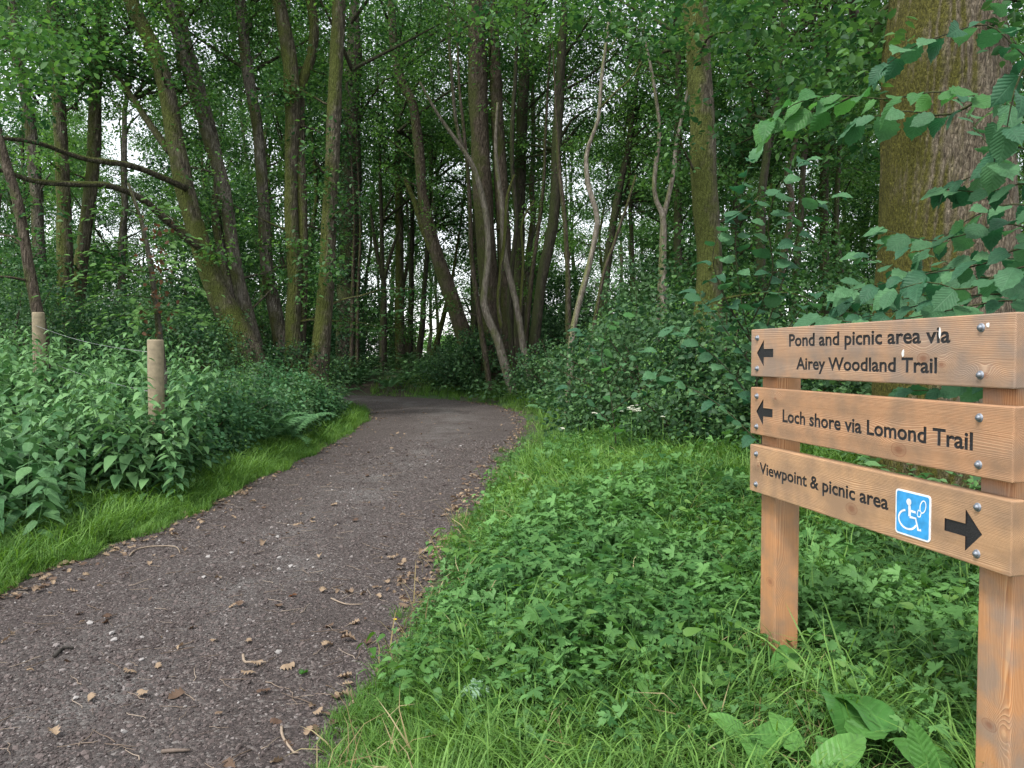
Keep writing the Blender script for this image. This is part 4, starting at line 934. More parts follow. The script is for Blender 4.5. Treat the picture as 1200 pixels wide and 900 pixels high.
tree('pale_sapling', 'second pale bent sapling, right of the first with a sharp double kink', 'sapling', 20.8, [[(583, 120, 3), (581, 180, 5), (588, 240, 7), (592, 300, 8), (606, 360, 8), (612, 400, 9), (618, 430, 10), (620, 454, 11)]], 'pale', None, seg=8, wob=.0, limbs=[([(626, 235, 2.5), (612, 262, 3), (614, 310, 4), (610, 370, 5)], (20.8, 0))])
for k, (pts, lab) in enumerate([([(540, 120, 4), (548, 200, 5), (552, 280, 6), (560, 360, 7), (572, 440, 8)], 'slender crooked stem left of the two thick dark trunks'),
    ([(604, 60, 5), (600, 160, 6), (604, 260, 6), (598, 350, 7), (602, 440, 8)], 'slender dark stem right against the two thick dark trunks'),
    ([(640, 150, 4), (634, 240, 5), (622, 330, 6), (612, 440, 8)], 'slender stem leaning right between the thick pair and the leaning dark tree'),
    ([(528, 60, 4), (536, 150, 5), (560, 220, 5), (566, 300, 6), (584, 380, 7), (586, 445, 8)], 'slender grey stem bending across the thick dark pair')]):
    tree('slender_tree', lab, 'tree', 20.9 + k * .35, [pts], ['brown', 'dark', 'brown', 'grey'][k], 12, None, seg=7, wob=.03)
tree('dark_tree', 'tall dark trunk between the pale saplings and the leaning dark tree', 'tree', 24, [[(616, 20, 13), (612, 150, 14), (609, 280, 14), (606, 430, 17)]], 'dark', 14, NC[2], cz=7.5, csc=1.2)
tree('dark_tree', 'dark tree leaning outward with its foot left of the winding pale sapling', 'tree', 21.5, [[(660, 20, 10), (656, 90, 12), (652, 176, 13), (648, 256, 14), (634, 330, 14), (627, 390, 15), (624, 425, 18)]], 'dark', 13, NC[0], cz=7.2, csc=1.1)
tree('brown_tree', 'slim brown tree just left of the winding pale sapling', 'tree', 19, [[(655, 190, 5), (662, 260, 6), (665, 330, 7), (668, 420, 9)]], 'brown', 9, None, seg=8)
tree('pale_sapling', 'tall winding pale sapling rising from the bushes right of the path', 'sapling', 14, [[(716, 0, 3), (711, 45, 4), (705, 90, 4.5), (702, 135, 5), (694, 160, 5), (687, 182, 6), (689, 215, 7), (698, 245, 7), (700, 262, 7), (692, 305, 7.5), (680, 350, 8), (671, 390, 8.5), (668, 445, 11)]], 'pale', None, seg=8, wob=.0,
     limbs=[([(734, 30, 2), (722, 45, 2.5), (712, 60, 3)], (14, 0)), ([(760, 60, 1.5), (742, 90, 2), (720, 110, 2.5), (703, 128, 3)], (14, 0))])
tree('brown_sapling', 'thin forked brown sapling leaning right beside the winding pale one', 'sapling', 15, [[(745, 205, 2.5), (735, 240, 3.5), (727, 262, 4), (718, 290, 4.5), (708, 318, 5), (697, 375, 5.5), (685, 440, 6.5)]], 'brown', None, seg=7, wob=.0)
tree('pale_sapling', 'pale sapling that forks into a tall V behind the right-hand bushes', 'sapling', 16, [[(755, 44, 3), (761, 70, 3.5), (768, 110, 4.5), (773, 155, 5), (767, 205, 6), (768, 232, 6), (777, 255, 8), (777, 310, 9), (778, 370, 10)],
     [(812, 80, 3), (803, 120, 4), (792, 170, 5), (790, 200, 6), (781, 240, 6.5), (777, 262, 7)]], 'pale', None, seg=8, wob=.0)
tree('mossy_tree', 'big straight mossy trunk on the right, left of the old oak', 'tree', 12.6, [[(812, -10, 31), (818, 60, 31), (822, 130, 32), (826, 220, 34), (830, 300, 34), (829, 360, 37), (828, 400, 44)]], 'mossy', 12, NC[1], cz=7, seg=24, coff=(.2, 2), wob=.01)
for k, (pts, lab, yy, bk) in enumerate([
    ([(914, 80, 9), (908, 130, 10), (898, 190, 11), (891, 240, 12), (892, 310, 13), (893, 370, 15)], 'dark leaning tree right of the big mossy trunk', 15, 'dark'),
    ([(948, 130, 7), (942, 200, 8), (936, 280, 9), (930, 360, 11)], 'thin dark tree tapering upward left of the black straight one', 17, 'dark'),
    ([(968, 120, 11), (966, 220, 12), (966, 360, 14)], 'black straight trunk midway between the big mossy trunk and the oak', 18, 'dark'),
    ([(984, 180, 6), (981, 262, 7), (990, 355, 9)], 'slender dark tree bowing right, nearest to the oak', 17.5, 'dark'),
    ([(930, 180, 6), (922, 205, 7), (928, 235, 8), (920, 290, 9), (913, 345, 10)], 'crooked brown small tree between the two dark leaning ones', 16, 'brown'),
    ([(735, 180, 8), (722, 240, 10), (713, 300, 11), (706, 360, 12)], 'dim leaning tree behind the winding pale sapling', 22, 'dark'),
    ([(739, 240, 5), (741, 290, 6), (742, 370, 8)], 'thin dark pole behind the forked brown sapling', 23, 'dark'),
    ([(796, 60, 9), (794, 200, 10), (796, 370, 12)], 'dark trunk close behind the pale forked V sapling', 20, 'dark')]):
    tree('dark_tree', lab, 'tree', yy, [pts], bk, 11, NC[k % 3], cz=6 + (k % 3) * .6, csc=1.0, seg=9)
# the old oak beside the signpost
q = stem_points([(1104, -60, 122), (1106, 0, 128), (1107, 60, 148), (1108, 130, 154), (1109, 210, 158), (1110, 300, 166), (1112, 370, 180)], 6.6, 8.5, wob=.0, step=.03)
ob = q[-1][:3] + [0, 0, .12]
oak = empty('old_oak', ob, 'massive mossy oak trunk rising behind the right end of the signpost', 'tree')
link('trunk', stem_mesh('trunk', q, [B['oak']], 220, .03, 4, ob), oak)
c = link('crown', NC[0], oak, (.5, 3.2, 5.0)); c.scale = (1.1,) * 3; c['kind'] = 'stuff'
G = Geo(); C = []
for (px, py, yy, n_) in [(900, 20, 7.5, 14), (960, 40, 7.5, 16), (1010, 20, 7, 12), (930, 80, 8, 14), (985, 90, 7.6, 12), (1020, 60, 6.5, 6), (880, 70, 9, 14), (1185, 20, 6, 6), (870, 130, 9, 10), (960, 150, 8.5, 10), (1010, 170, 8, 8), (760, 30, 9, 14), (700, 20, 9, 14), (640, 15, 9, 12), (850, 10, 8, 10), (590, 10, 10, 10)]:
    for _ in range(n_): C.append(at(px + rng.normal(0, 26), py + rng.normal(0, 22), yy + rng.normal(0, .5)) - ob)
sprays(G, np.array(C), 16, .24, .085, L6, rng, 0, (0, .8)); f = link('foliage', G.mesh('foliage', [M['canopy']]), oak); f['kind'] = 'stuff'
for l in ([(1010, -90, 20), (1050, -40, 36), (1090, 0, 50)],):
    q = stem_points(l, 6.6, None, False); link('limb', stem_mesh('limb', q, [B['oak']], 14, .08, 2, ob), oak)

# ------------------------------------------------------------------ the wood behind: individual trees of four kinds
def far_tree(seed, H, bark, mats, zlo):
    r = np.random.default_rng(seed); n = 16; t = np.linspace(0, 1, n)
    P = np.stack([np.cumsum(r.normal(0, .09, n)), np.cumsum(r.normal(0, .09, n)), t * H - .15], -1); P[:, :2] -= P[0, :2]
    rad = (.15 * (1 - t * .75)) * (1 + .35 * np.exp(-t * 14)) * r.uniform(.7, 1.1)
    root = empty('woodland_tree', (0, 0, 0)); G = Geo(); G.tube(P, rad, 8, 0, .1, seed); link('trunk', G.mesh('trunk', [B[bark]], True), root)
    c = link('crown', crown_mesh(seed + 50, zlo, H + 1.5, 2.7, 560, 25, .115, .44, mats, L4, .5, .15, 14, P), root); c['kind'] = 'stuff'
    return root
fars = [far_tree(300, 13, 'dark', CM, 1.9), far_tree(301, 15, 'grey', CP, 2.8), far_tree(302, 12, 'mossy', CM, 1.4), far_tree(303, 14, 'dark', CP, 3.2), far_tree(304, 13.5, 'brown', CM, 3.6)]
used = [False] * 5; spots = []
r = np.random.default_rng(77); tries = 0
while len(spots) < 118 and tries < 20000:
    tries += 1
    y = 19 + 44 * r.uniform() ** 1.15; x = r.uniform(-.78, .78) * y
    px = CX + x / y * FPX
    if pathd(x, y)[0][0] < 1.6: continue
    if y < 26 and 395 < px < 700: continue
    if 425 < px < 458 and y < 38: continue
    if 478 < px < 545 and y < 43: continue
    if 722 < px < 765 and y < 40 and r.uniform() < .7: continue
    if any((x - a) ** 2 + (y - b) ** 2 < 2.2 ** 2 for a, b in spots): continue
    spots.append((x, y))
def place(x, y):
    px = CX + x / y * FPX
    for lim, nm in [(40, 'at the left edge'), (120, 'behind the two straight mossy trees'), (250, 'left of the slanting pair'), (330, 'behind the slanting grey-brown pair'), (400, 'behind the straight mossy trunk'), (480, 'just right of the ivy-clad tree'),
                    (560, 'past the curving trunk'), (640, 'behind the two thick trunks'), (720, 'behind the winding pale sapling'), (810, 'behind the pale forked sapling'), (900, 'behind the big mossy trunk'), (1020, 'between the mossy trunk and the oak')]:
        if px < lim: return nm
    return 'behind the oak'
for (x, y) in spots:
    k = int(r.integers(0, 5))
    o = fars[k] if not used[k] else copy_tree(fars[k]); used[k] = True
    o.location = (x, y, gz(x, y)); o.rotation_euler = (r.normal(0, .03), r.normal(0, .03), r.uniform(0, 6.28)); s_ = r.uniform(.8, 1.15); o.scale = (s_, s_, s_ * r.uniform(.95, 1.15))
    kd = ['dark-barked slender', 'tall grey-barked', 'low-branched mossy', 'dark pole-like', 'brown-barked slim'][k]; row = 'near' if y < 30 else ('middle' if y < 44 else 'farthest')
    tag(o, f'{kd} tree in the {row} rows, {place(x, y)}', 'tree', 'trees filling the wood behind')
# shrubs under the trees
def shrub(seed, h, rad, nsp, per, size, mats, spr=.25, tmpl=L6, fine=False):
    g_ = np.random.default_rng(seed); root = empty('shrub', (0, 0, 0)); G = Geo()
    C = g_.normal(0, 1, (nsp, 3)); C /= np.linalg.norm(C, axis=1)[:, None]; C *= (g_.uniform(.25, 1, nsp) ** .5)[:, None]
    C *= [rad, rad, h / 2]; C[:, 2] += h / 2
    C *= 1 + .25 * (vnoise(C[:, 0] * 3, C[:, 1] * 3 + C[:, 2], 1, seed) - .5)[:, None]; C[:, 2] = np.maximum(C[:, 2], .05)
    sprays(G, C, per, spr, size, tmpl, g_, 0, (0, .75), .45, up=.6)
    if fine: sprays(G, C[::3] * 1.04, per, spr * .8, size * .62, NETTLE, g_, 1, (.3, 1), .6, up=.5)
    f = link('foliage', G.mesh('foliage', mats + ([M['canopy_pale']] if fine else [])), root); f['kind'] = 'stuff'
    S_ = Geo()
    for c_ in C[:14]: S_.tube(resample(np.array([[g_.normal(0, .08), g_.normal(0, .08), -.05], c_ * [.5, .5, .6], c_]), .3), np.linspace(.02, .006, len(resample(np.array([[0, 0, -.05], c_ * [.5, .5, .6], c_]), .3))), 4, 0, cap=False) if False else S_.tube(np.array([[0, 0, -.05], c_ * [.4, .4, .6], c_]), [.02, .014, .006], 4, 0, cap=False)
    link('stems', S_.mesh('stems', [B['brown']]), root)
    return root
shr = [shrub(400, 3.0, 1.3, 200, 16, .095, [M['understorey']]), shrub(401, 2.2, 1.5, 200, 16, .095, [M['understorey']]), shrub(402, 3.8, 1.2, 230, 16, .095, [M['canopy']])]
us = [False] * 3; n = 0; tries = 0; sp2 = []
while n < 110 and tries < 9000:
    tries += 1; y = r.uniform(13, 40); x = r.uniform(-.75, .75) * y; px = CX + x / y * FPX
    if pathd(x, y)[0][0] < (2.2 if y < 22 else 1.5): continue
    if (418 < px < 560 and y < 29) or (440 < px < 548 and r.uniform() < .75) or (715 < px < 770 and y > 17 and r.uniform() < .8) or (380 < px < 640 and y < 27): continue
    if px > 250 and px < 400 and y < 17: continue
    if x < 0 and y < 15: continue
    if px > 870 and r.uniform() < .45: continue
    if any((x - a) ** 2 + (y - b) ** 2 < 1.5 ** 2 for a, b in sp2): continue
    sp2.append((x, y)); n += 1; k = int(r.integers(0, 3)); o = shr[k] if not us[k] else copy_tree(shr[k]); us[k] = True
    o.location = (x, y, gz(x, y)); o.rotation_euler = (0, 0, r.uniform(0, 6.28)); s_ = r.uniform(.6, 1.05) * (1.25 if y > 20 else 1); o.scale = (s_, s_, s_)
    tag(o, f"{['leafy bushy', 'low spreading', 'tall lighter green'][k]} shrub {'close to' if y < 20 else ('midway into' if y < 28 else 'deep in')} the wood, {place(x, y)}", 'shrub', 'shrubs under the trees')
# far edge of the wood
far_clump = [clump(90, 1.6, 1.2, .3, L4, 'canopy_pale', 600 + k, False, .4) for k in range(3)]
n = 900; x = r.uniform(-85, 85, n); y = r.uniform(78, 90, n) + .1 * np.abs(x); z = terrain(x, y) + r.uniform(0, 7.5, n) * vnoise(x, x * 0, .12, 3)
gn_scatter('far_hedgerow', np.stack([x, y, z], -1), zrot(n, .5), r.uniform(.8, 1.5, n), r.integers(0, 3, n), far_clump, 'line of far bushes along the end of the field', 'hedgerow')

# ------------------------------------------------------------------ right-hand bushes near the sign
def bush_at(px, y, h, rad, seed, label, matname='understorey', nsp=150, per=14, size=.09, name='bush'):
    o = shrub(seed, h, rad, int(nsp * 1.7), per, size * .72, [M[matname]], .2, L6, True)
    o.name = name; p = at(px, 418, y); o.location = (p[0], y, gz(p[0], y) - .05); tag(o, label, 'bush'); return o
bush_at(530, 22.6, 1.3, .9, 501, 'low dark bush covering the foot of the curving trunk', size=.10)
bush_at(562, 21.6, 1.9, .7, 502, 'leafy ivy bush at the foot of the two thick trunks', size=.13, nsp=110)
bush_at(650, 17.5, 1.5, 1.1, 503, 'low bush behind the feet of the brown tree, right of the path', size=.10)
bush_at(712, 12.4, 1.6, 1.1, 504, 'bramble bush at the edge of the grass below the winding sapling', size=.10)
bush_at(770, 10.4, 1.75, 1.15, 505, 'broad bramble bush behind the white flowers', size=.10, nsp=230)
bush_at(850, 9.3, 1.6, .95, 506, 'dark bush just left of the sign', size=.10, nsp=200)
bush_at(930, 8.6, 1.5, 1.1, 507, 'dark bush seen through the gap below the top board', size=.10, nsp=170)
bush_at(1040, 8.2, 1.4, 1.2, 508, 'low bush behind the middle board beneath the oak', size=.10, nsp=170)
bush_at(1180, 7.2, 1.5, 1.1, 509, 'dark bush at the right edge behind the oak foot', size=.10)
bush_at(700, 10.4, .7, .6, 510, 'knee high brambles fringing the lawn side of the bushes', size=.09, nsp=80)
bush_at(800, 8.6, .7, .6, 511, 'knee high brambles below the broad bush, near the sign', size=.09, nsp=110)
# broad-leaved saplings: every leaf its own part
def leaf_obj_meshes(tmpl, mn, n=3, seed=0):
    out = []
    for k in range(n):
        V, G = tmpl; V = V.copy(); V[:, 2] += .05 * np.sin(V[:, 1] * 5 + k * 2) + .04 * np.sin(V[:, 0] * 12 + k); V[:, 0] *= 1 + .1 * (k - 1)
        out.append(new_mesh('leaf', V, [(F, 0) for F in G], [M[mn]], {'tint': np.full(len(V), (k + .5) / n)}, False))
    return out
HZ = leaf_obj_meshes(HAZEL, 'hazel'); HB = leaf_obj_meshes(HAZEL, 'hazel_bright'); NL = leaf_obj_meshes(NETTLE, 'nettle_near')
def basis(D, Nn):
    D = Vector(D).normalized(); X = D.cross(Vector(Nn)).normalized(); Z = X.cross(D)
    return Matrix((X, D, Z)).transposed()
def put_leaf(parent, base, pos, D, Nn, size, meshes, r_):
    o = link('leaf', meshes[int(r_.integers(0, len(meshes)))], parent)
    m3 = basis(D, Nn).to_4x4(); o.matrix_local = Matrix.Translation(Vector(np.asarray(pos) - base)) @ m3 @ Matrix.Diagonal((size, size, size, 1)); return o
def leafy_sapling(name, label, branches, y0, size, spacing, foot=None, seed=0, bright=()):
    """branches: list of (pixel polyline, depth start, depth end); leaves alternate along each"""
    g_ = np.random.default_rng(seed); base = foot if foot is not None else at(branches[0][0][0][0], branches[0][0][0][1], branches[0][1])
    root = empty(name, base, label, 'sapling')
    for bi, (pl, ya, yb_) in enumerate(branches):
        P = np.array([[*at(px, py, ya + (yb_ - ya) * i / max(1, len(pl) - 1)), .005 - .003 * i / len(pl)] for i, (px, py) in enumerate(pl)])
        Q = resample(P, .05); Q[:, 3] = np.linspace(.006, .002, len(Q)); link('stem', stem_mesh('stem', Q, [B['dark']], 5, 0, 0, base), root)
        acc = 0; side = 1; T = np.gradient(Q[:, :3], axis=0)
        for i in range(1, len(Q)):
            acc += np.linalg.norm(Q[i, :3] - Q[i - 1, :3])
            if acc > spacing * g_.uniform(.75, 1.25):
                acc = 0; side = -side; tdir = T[i] / np.linalg.norm(T[i]); lat = np.cross(tdir, [0, 0, 1]); lat /= np.linalg.norm(lat) + 1e-9
                D = tdir * g_.uniform(.2, .9) + lat * side * g_.uniform(.5, 1) + np.array([0, 0, g_.uniform(-.55, .1)])
                Nn = np.array([g_.normal(0, .3), -.5 + g_.normal(0, .3), .8]); pet = Q[i, :3] + D * .02
                put_leaf(root, base, pet, D, Nn, size * g_.uniform(.65, 1.15), HB if bi in bright else HZ, g_)
        put_leaf(root, base, Q[-1, :3], T[-1] + [0, 0, -.02], np.array([0, -.5, .8]), size, HB if bi in bright else HZ, g_)
    return root
fx = at(1230, 418, 3.6); foot = np.array([fx[0] + .3, 3.6, gz(fx[0] + .3, 3.6)])
leafy_sapling('hazel_sapling', 'broad-leaved branch hanging across the oak trunk with bright tips', [
    ([(1330, 170), (1260, 150), (1200, 128), (1140, 112), (1090, 108), (1040, 116), (990, 112), (940, 118), (905, 140)], 3.3, 3.5),
    ([(1300, 90), (1210, 70), (1160, 30), (1110, 40), (1070, 55), (1040, 75)], 3.6, 3.9),
    ([(1300, 160), (1230, 120), (1190, 100), (1170, 150), (1165, 190)], 3.2, 3.2),
    ([(1150, 115), (1110, 135), (1060, 130), (1010, 140)], 3.4, 3.7),
    ([(1290, 230), (1230, 190), (1180, 170), (1150, 200), (1120, 215)], 3.3, 3.6),
    ([(1230, 50), (1200, 80), (1188, 110), (1180, 150)], 2.9, 2.9),
    ([(1000, 112), (965, 128), (930, 135), (905, 150)], 3.45, 3.6)], 3.4, .128, .036, foot, 11, bright=(0, 6))
leafy_sapling('hazel_sapling', 'dark broad leaves crowding just above the top board by the oak', [
    ([(1320, 420), (1240, 340), (1190, 330), (1140, 325), (1090, 345), (1040, 352), (1000, 352)], 3.4, 3.9),
    ([(1310, 330), (1230, 280), (1180, 262), (1130, 275), (1090, 282), (1040, 270)], 3.5, 4.0),
    ([(1290, 420), (1220, 350), (1160, 345), (1100, 352), (1060, 362), (1010, 372)], 3.3, 3.7),
    ([(1300, 300), (1230, 250), (1180, 240), (1130, 260), (1080, 300)], 3.5, 4.2),
    ([(1300, 380), (1220, 320), (1165, 300), (1120, 310), (1070, 320), (1010, 300)], 3.7, 4.4),
    ([(1240, 470), (1180, 440), (1120, 455), (1060, 458)], 3.5, 3.9),
    ([(1310, 360), (1250, 300), (1200, 290), (1150, 310), (1100, 318), (1045, 330), (1000, 340)], 3.2, 3.7),
    ([(1310, 260), (1250, 225), (1200, 215), (1160, 225), (1110, 222)], 3.2, 3.6),
    ([(1290, 400), (1240, 370), (1190, 352), (1130, 360), (1070, 372), (1020, 378)], 3.15, 3.4),
    ([(1280, 340), (1230, 310), (1180, 318), (1130, 340), (1090, 330), (1050, 340)], 3.0, 3.3),
    ([(1240, 470), (1200, 400), (1150, 375), (1090, 368), (1030, 380), (960, 372)], 3.4, 3.6)], 3.4, .130, .031, foot + [.1, .1, 0], 12)
fx = at(895, 480, 5.2); foot2 = np.array([fx[0], 5.2, gz(fx[0], 5.2)])
leafy_sapling('wych_elm_sapling', 'upright leafy sapling between the big mossy trunk and the sign', [
    ([(895, 560), (885, 430), (870, 360), (862, 290), (868, 230), (880, 190)], 5.2, 5.0),
    ([(885, 420), (910, 350), (930, 290), (945, 250), (975, 230)], 5.2, 4.8),
    ([(880, 400), (850, 350), (835, 300), (850, 262)], 5.2, 5.0), ([(880, 380), (905, 320), (900, 260), (915, 215), (940, 190)], 5.2, 4.8),
    ([(885, 450), (920, 390), (950, 350), (985, 330)], 5.2, 4.9), ([(890, 480), (850, 430), (815, 400), (790, 385)], 5.3, 5.6),
    ([(890, 440), (860, 400), (830, 360), (815, 345)], 5.2, 5.3), ([(890, 520), (850, 480), (810, 455), (770, 440)], 5.3, 5.6)], 5.2, .12, .042, foot2, 13)
fx = at(720, 470, 8.0); foot3 = np.array([fx[0], 8.0, gz(fx[0], 8.0)])
leafy_sapling('elder_sapling', 'light green young sapling poking out of the bramble bushes', [
    ([(722, 520), (715, 460), (705, 420), (712, 385), (730, 370)], 8.0, 7.8), ([(715, 450), (735, 420), (755, 410)], 8, 7.9), ([(712, 430), (690, 400), (680, 390)], 8, 8),
    ([(718, 480), (760, 450), (790, 420), (800, 395)], 8, 7.8), ([(718, 500), (690, 470), (665, 455)], 8, 8)], 8.0, .13, .065, foot3, 14, bright=(0,))

# ------------------------------------------------------------------ left bank: nettles, ferns, saplings, fence
def nettle_plant(seed, h, single):
    g_ = np.random.default_rng(seed); root = empty('nettle', (0, 0, 0)); lean = g_.normal(0, .12, 2)
    P = np.array([[lean[0] * t * t * h, lean[1] * t * t * h, t * h - .03] for t in np.linspace(0, 1, 8)]); G = Geo(); G.tube(P, np.linspace(.004, .002, 8), 5, 0, cap=False)
    link('stem', G.mesh('stem', [M['nettle']]), root); LG = Geo(); n = int(h / .075); a = g_.uniform(0, 3)
    for i in range(2, n + 1):
        t = i / n; c = np.array([lean[0] * t * t * h, lean[1] * t * t * h, t * h]); a += 1.57 + g_.normal(0, .2)
        for s_ in (0, math.pi):
            aa = a + s_; L = (.175 if single else .155) * (.45 + .75 * math.sin(math.pi * min(1, t * .95 + .1)) ) * g_.uniform(.8, 1.15); D = np.array([math.cos(aa), math.sin(aa), g_.uniform(-.55, .05)]); Nn = np.array([D[0] * .4, D[1] * .4, 1])
            if single: put_leaf(root, np.zeros(3), c + D * .03, D, Nn, L, NL, g_)
            else: LG.leaves((c + D * .03)[None], D[None], Nn[None], L, NETTLE, g_.uniform(0, 1))
    if not single: f = link('leaves', LG.mesh('leaves', [M['nettle']]), root); f['kind'] = 'stuff'
    return root
nps = [nettle_plant(700 + k, h_, True) for k, h_ in enumerate((1.0, .85))]; npj = [nettle_plant(710 + k, h_, False) for k, h_ in enumerate((1.05, .9, .75, 1.15))]
cand = []
r = np.random.default_rng(9)
for _ in range(6000):
    y = r.uniform(4.0, 12); x = r.uniform(-9, -2.9); d = pathd(x, y)[0][0]; px = CX + x / y * FPX
    if d < .42 + .3 * vnoise(x, y, 1.5, 4) or px < -60 or px > 245: continue
    if any((x - a) ** 2 + (y - b) ** 2 < .21 ** 2 for a, b in cand): continue
    cand.append((x, y))
cand = cand[:280]
for px, y in [(150, 6.9), (162, 7.15), (172, 6.8), (180, 7.3), (188, 7.0), (197, 7.25), (205, 6.95), (214, 7.3), (176, 7.45), (192, 7.5), (222, 7.6), (168, 7.5), (232, 7.9), (205, 7.7)]: cand.append(((px - CX) / FPX * y, y))
cand.sort(key=lambda q: q[1])
ns = [0, 0]; nj = 0; firsts = {}
for i, (x, y) in enumerate(cand):
    src = (nps[i % 2] if i < 18 else npj[i % 4]); o = src if id(src) not in firsts else copy_tree(src); firsts[id(src)] = 1
    dd = pathd(x, y)[0][0]; s_ = r.uniform(.8, 1.1) * (.6 + .4 * float(sm(dd, .25, .6))) * (1.12 if 145 < CX + x / y * FPX < 236 and y > 6.7 else 1) * (.85 + .3 * float(vnoise(x, y, 1.8, 71)))
    o.location = (x, y, gz(x, y)); o.rotation_euler = (r.normal(0, .08), r.normal(0, .08), r.uniform(0, 6.28)); o.scale = (s_, s_, s_)
    npx = CX + x / y * FPX; tag(o, f"{'tall' if s_ > 1.0 else ('short' if s_ < .85 else 'middling')} nettle, {'front row' if y < 5.0 else ('second row' if y < 5.8 else ('third row' if y < 6.6 else ('fourth row' if y < 7.6 else ('fifth row' if y < 9 else 'back row'))))} of the patch, {'outside or cut by the left frame edge' if npx < 12 else ('left of the taller post' if npx < 38 else ('right below the taller post' if npx < 80 else ('midway between the posts' if npx < 125 else ('just left of the nearer post' if npx < 170 else ('under the nearer post' if npx < 205 else 'right of the nearer post')))))}", 'nettle', 'nettles left of the path')
# ferns
def frond(seed):
    g_ = np.random.default_rng(seed); G = Geo(); n = 22; t = np.linspace(0, 1, n)
    P = np.stack([np.zeros(n), t * .9, .75 * np.sin(t * 1.5) - .45 * t * t], -1); G.tube(P, np.linspace(.005, .0015, n), 4, 0, cap=False)
    for i in range(4, n):
        L = .2 * math.sin(math.pi * min(1, (t[i] * .9 + .12))) ** .9 + .015; T_ = P[i] - P[i - 1]; T_ /= np.linalg.norm(T_)
        for s_ in (-1, 1):
            D = np.array([s_, .45 + g_.normal(0, .05), -.15]); D /= np.linalg.norm(D); m_ = 8; q = np.linspace(.05, 1, m_)[:, None] * L
            C = P[i] + D * q; wd = L * .28 * (1 - np.linspace(0, .85, m_)); Nn = np.cross(T_, D) * s_; 
            for sd in (-1, 1):
                DD = np.cross(Nn, D) * sd + D * .5
                G.leaves(C, np.repeat(DD[None], m_, 0), np.repeat(Nn[None], m_, 0), wd * 1.15, L4, g_.uniform(.2, .9))
    return G.mesh('frond', [M['fern']])
frs = [frond(k) for k in range(3)]
def fern(seed, nf):
    g_ = np.random.default_rng(seed); root = empty('fern', (0, 0, 0))
    for k in range(nf):
        f = link('frond', frs[k % 3], root); f.rotation_euler = (g_.normal(.1, .12), g_.normal(0, .1), 6.283 * k / nf + g_.normal(0, .25)); s_ = g_.uniform(.8, 1.1); f.scale = (s_, s_, s_)
    return root
f0 = [fern(1, 7), fern(2, 6)]; fi = 0
for (px, y, s_) in [(395, 9.5, .85), (350, 10, 1.0), (300, 10.5, 1.05), (260, 9.8, .9), (420, 12, .8), (370, 12.2, 1.0), (322, 9.0, .75), (282, 11.8, 1.1), (240, 11.5, 1.0), (435, 14, .8), (400, 13.5, .9), (345, 13.8, 1.0), (300, 13.2, 1.0),
                    (215, 9.2, .8), (200, 12, 1.0), (160, 11.5, 1.0), (410, 16, .9), (380, 16.5, 1.0), (262, 13.5, 1.1), (120, 12.5, 1.0), (60, 12, 1.1), (20, 13, 1.0), (330, 11.2, .9), (455, 22.9, .7), (425, 24, .8), (475, 23.6, .6), (505, 24, .7),
                    (625, 19.8, .7), (645, 16.5, .7)]:
    o = f0[fi] if fi < 2 else copy_tree(f0[fi % 2]); p = at(px, 418, y); x = p[0]
    if pathd(x, y)[0][0] < .5: 
        while pathd(x, y)[0][0] < .9 and x < 0 and y < 20: x -= .1
    o.location = (x, y, gz(x, y)); o.rotation_euler = (0, 0, r.uniform(0, 6)); o.scale = (s_,) * 3; fi += 1
    tag(o, f"{'small' if s_ < .85 else 'broad'} arching fern {'beyond the path end' if y > 18 and px < 600 else ('right of the path' if px > 600 else ('at the front of the bank' if y < 11 else 'further back on the bank'))}, {'near the ivy-clad tree' if 375 < px < 600 else ('below the slanting trunks' if px > 250 else 'left of the curving mossy tree')}" if px < 600 else 'small arching fern at the right side of the path bend', 'fern', 'ferns on the bank')
# more leaf sprays before the oak and along its foot
leafy_sapling('wych_elm_sapling', 'shaded leafy sprays hiding the foot of the oak behind the sign', [
    ([(1300, 440), (1220, 390), (1150, 370), (1090, 352), (1030, 338), (985, 345)], 4.2, 4.8),
    ([(1300, 400), (1220, 350), (1150, 330), (1095, 300), (1050, 285)], 4.3, 4.9),
    ([(1290, 470), (1200, 420), (1120, 395), (1050, 378), (990, 365)], 4.4, 4.9),
    ([(1300, 300), (1240, 240), (1190, 200), (1150, 160), (1130, 120)], 4.2, 4.6),
    ([(1280, 120), (1230, 90), (1195, 60), (1178, 20), (1160, -20)], 4.0, 4.2)], 4.2, .125, .034, foot + [.5, .8, gz(foot[0] + .5, foot[1] + .8) - foot[2]], 21)
# brambles along the left bank
def lbush(px, y, h, rad, seed, label, **k):
    o = bush_at(px, y, h, rad, seed, label, **k); x = o.location.x
    while y < 20 and pathd(x, y)[0][0] < .45 + rad * .9 and x < 0: x -= .05
    o.location = (x, y, gz(x, y) - .05); return o
lbush(290, 8.0, .65, .55, 520, 'dark low bramble by the grass strip, right of the nettles', nsp=90, size=.08)
lbush(255, 7.3, .8, .5, 521, 'bramble heap at the foot of the nearer fence post', nsp=90, size=.08)
lbush(345, 9.0, .55, .6, 522, 'bramble with pale leaves below the ferns', nsp=80, size=.08)
lbush(395, 12.5, .5, .6, 523, 'small bramble at the bend of the left verge', nsp=70, size=.08)
lbush(330, 15.5, 1.3, 1.2, 524, 'rounded bush hiding the feet of the mossy trunks', nsp=160)
lbush(215, 14.5, 1.6, 1.4, 525, 'dark holly-like bush behind the hanging beech sprays', nsp=220)
lbush(110, 14.2, 1.9, 1.5, 526, 'dark bush under the two straight mossy trees at left', nsp=220)
lbush(10, 13.2, 2.2, 1.4, 527, 'dark bush at the left edge behind the nettles', nsp=220)
lbush(400, 21.9 + 2.2, .9, .9, 528, 'low bush at the foot of the ivy-clad tree', nsp=100)
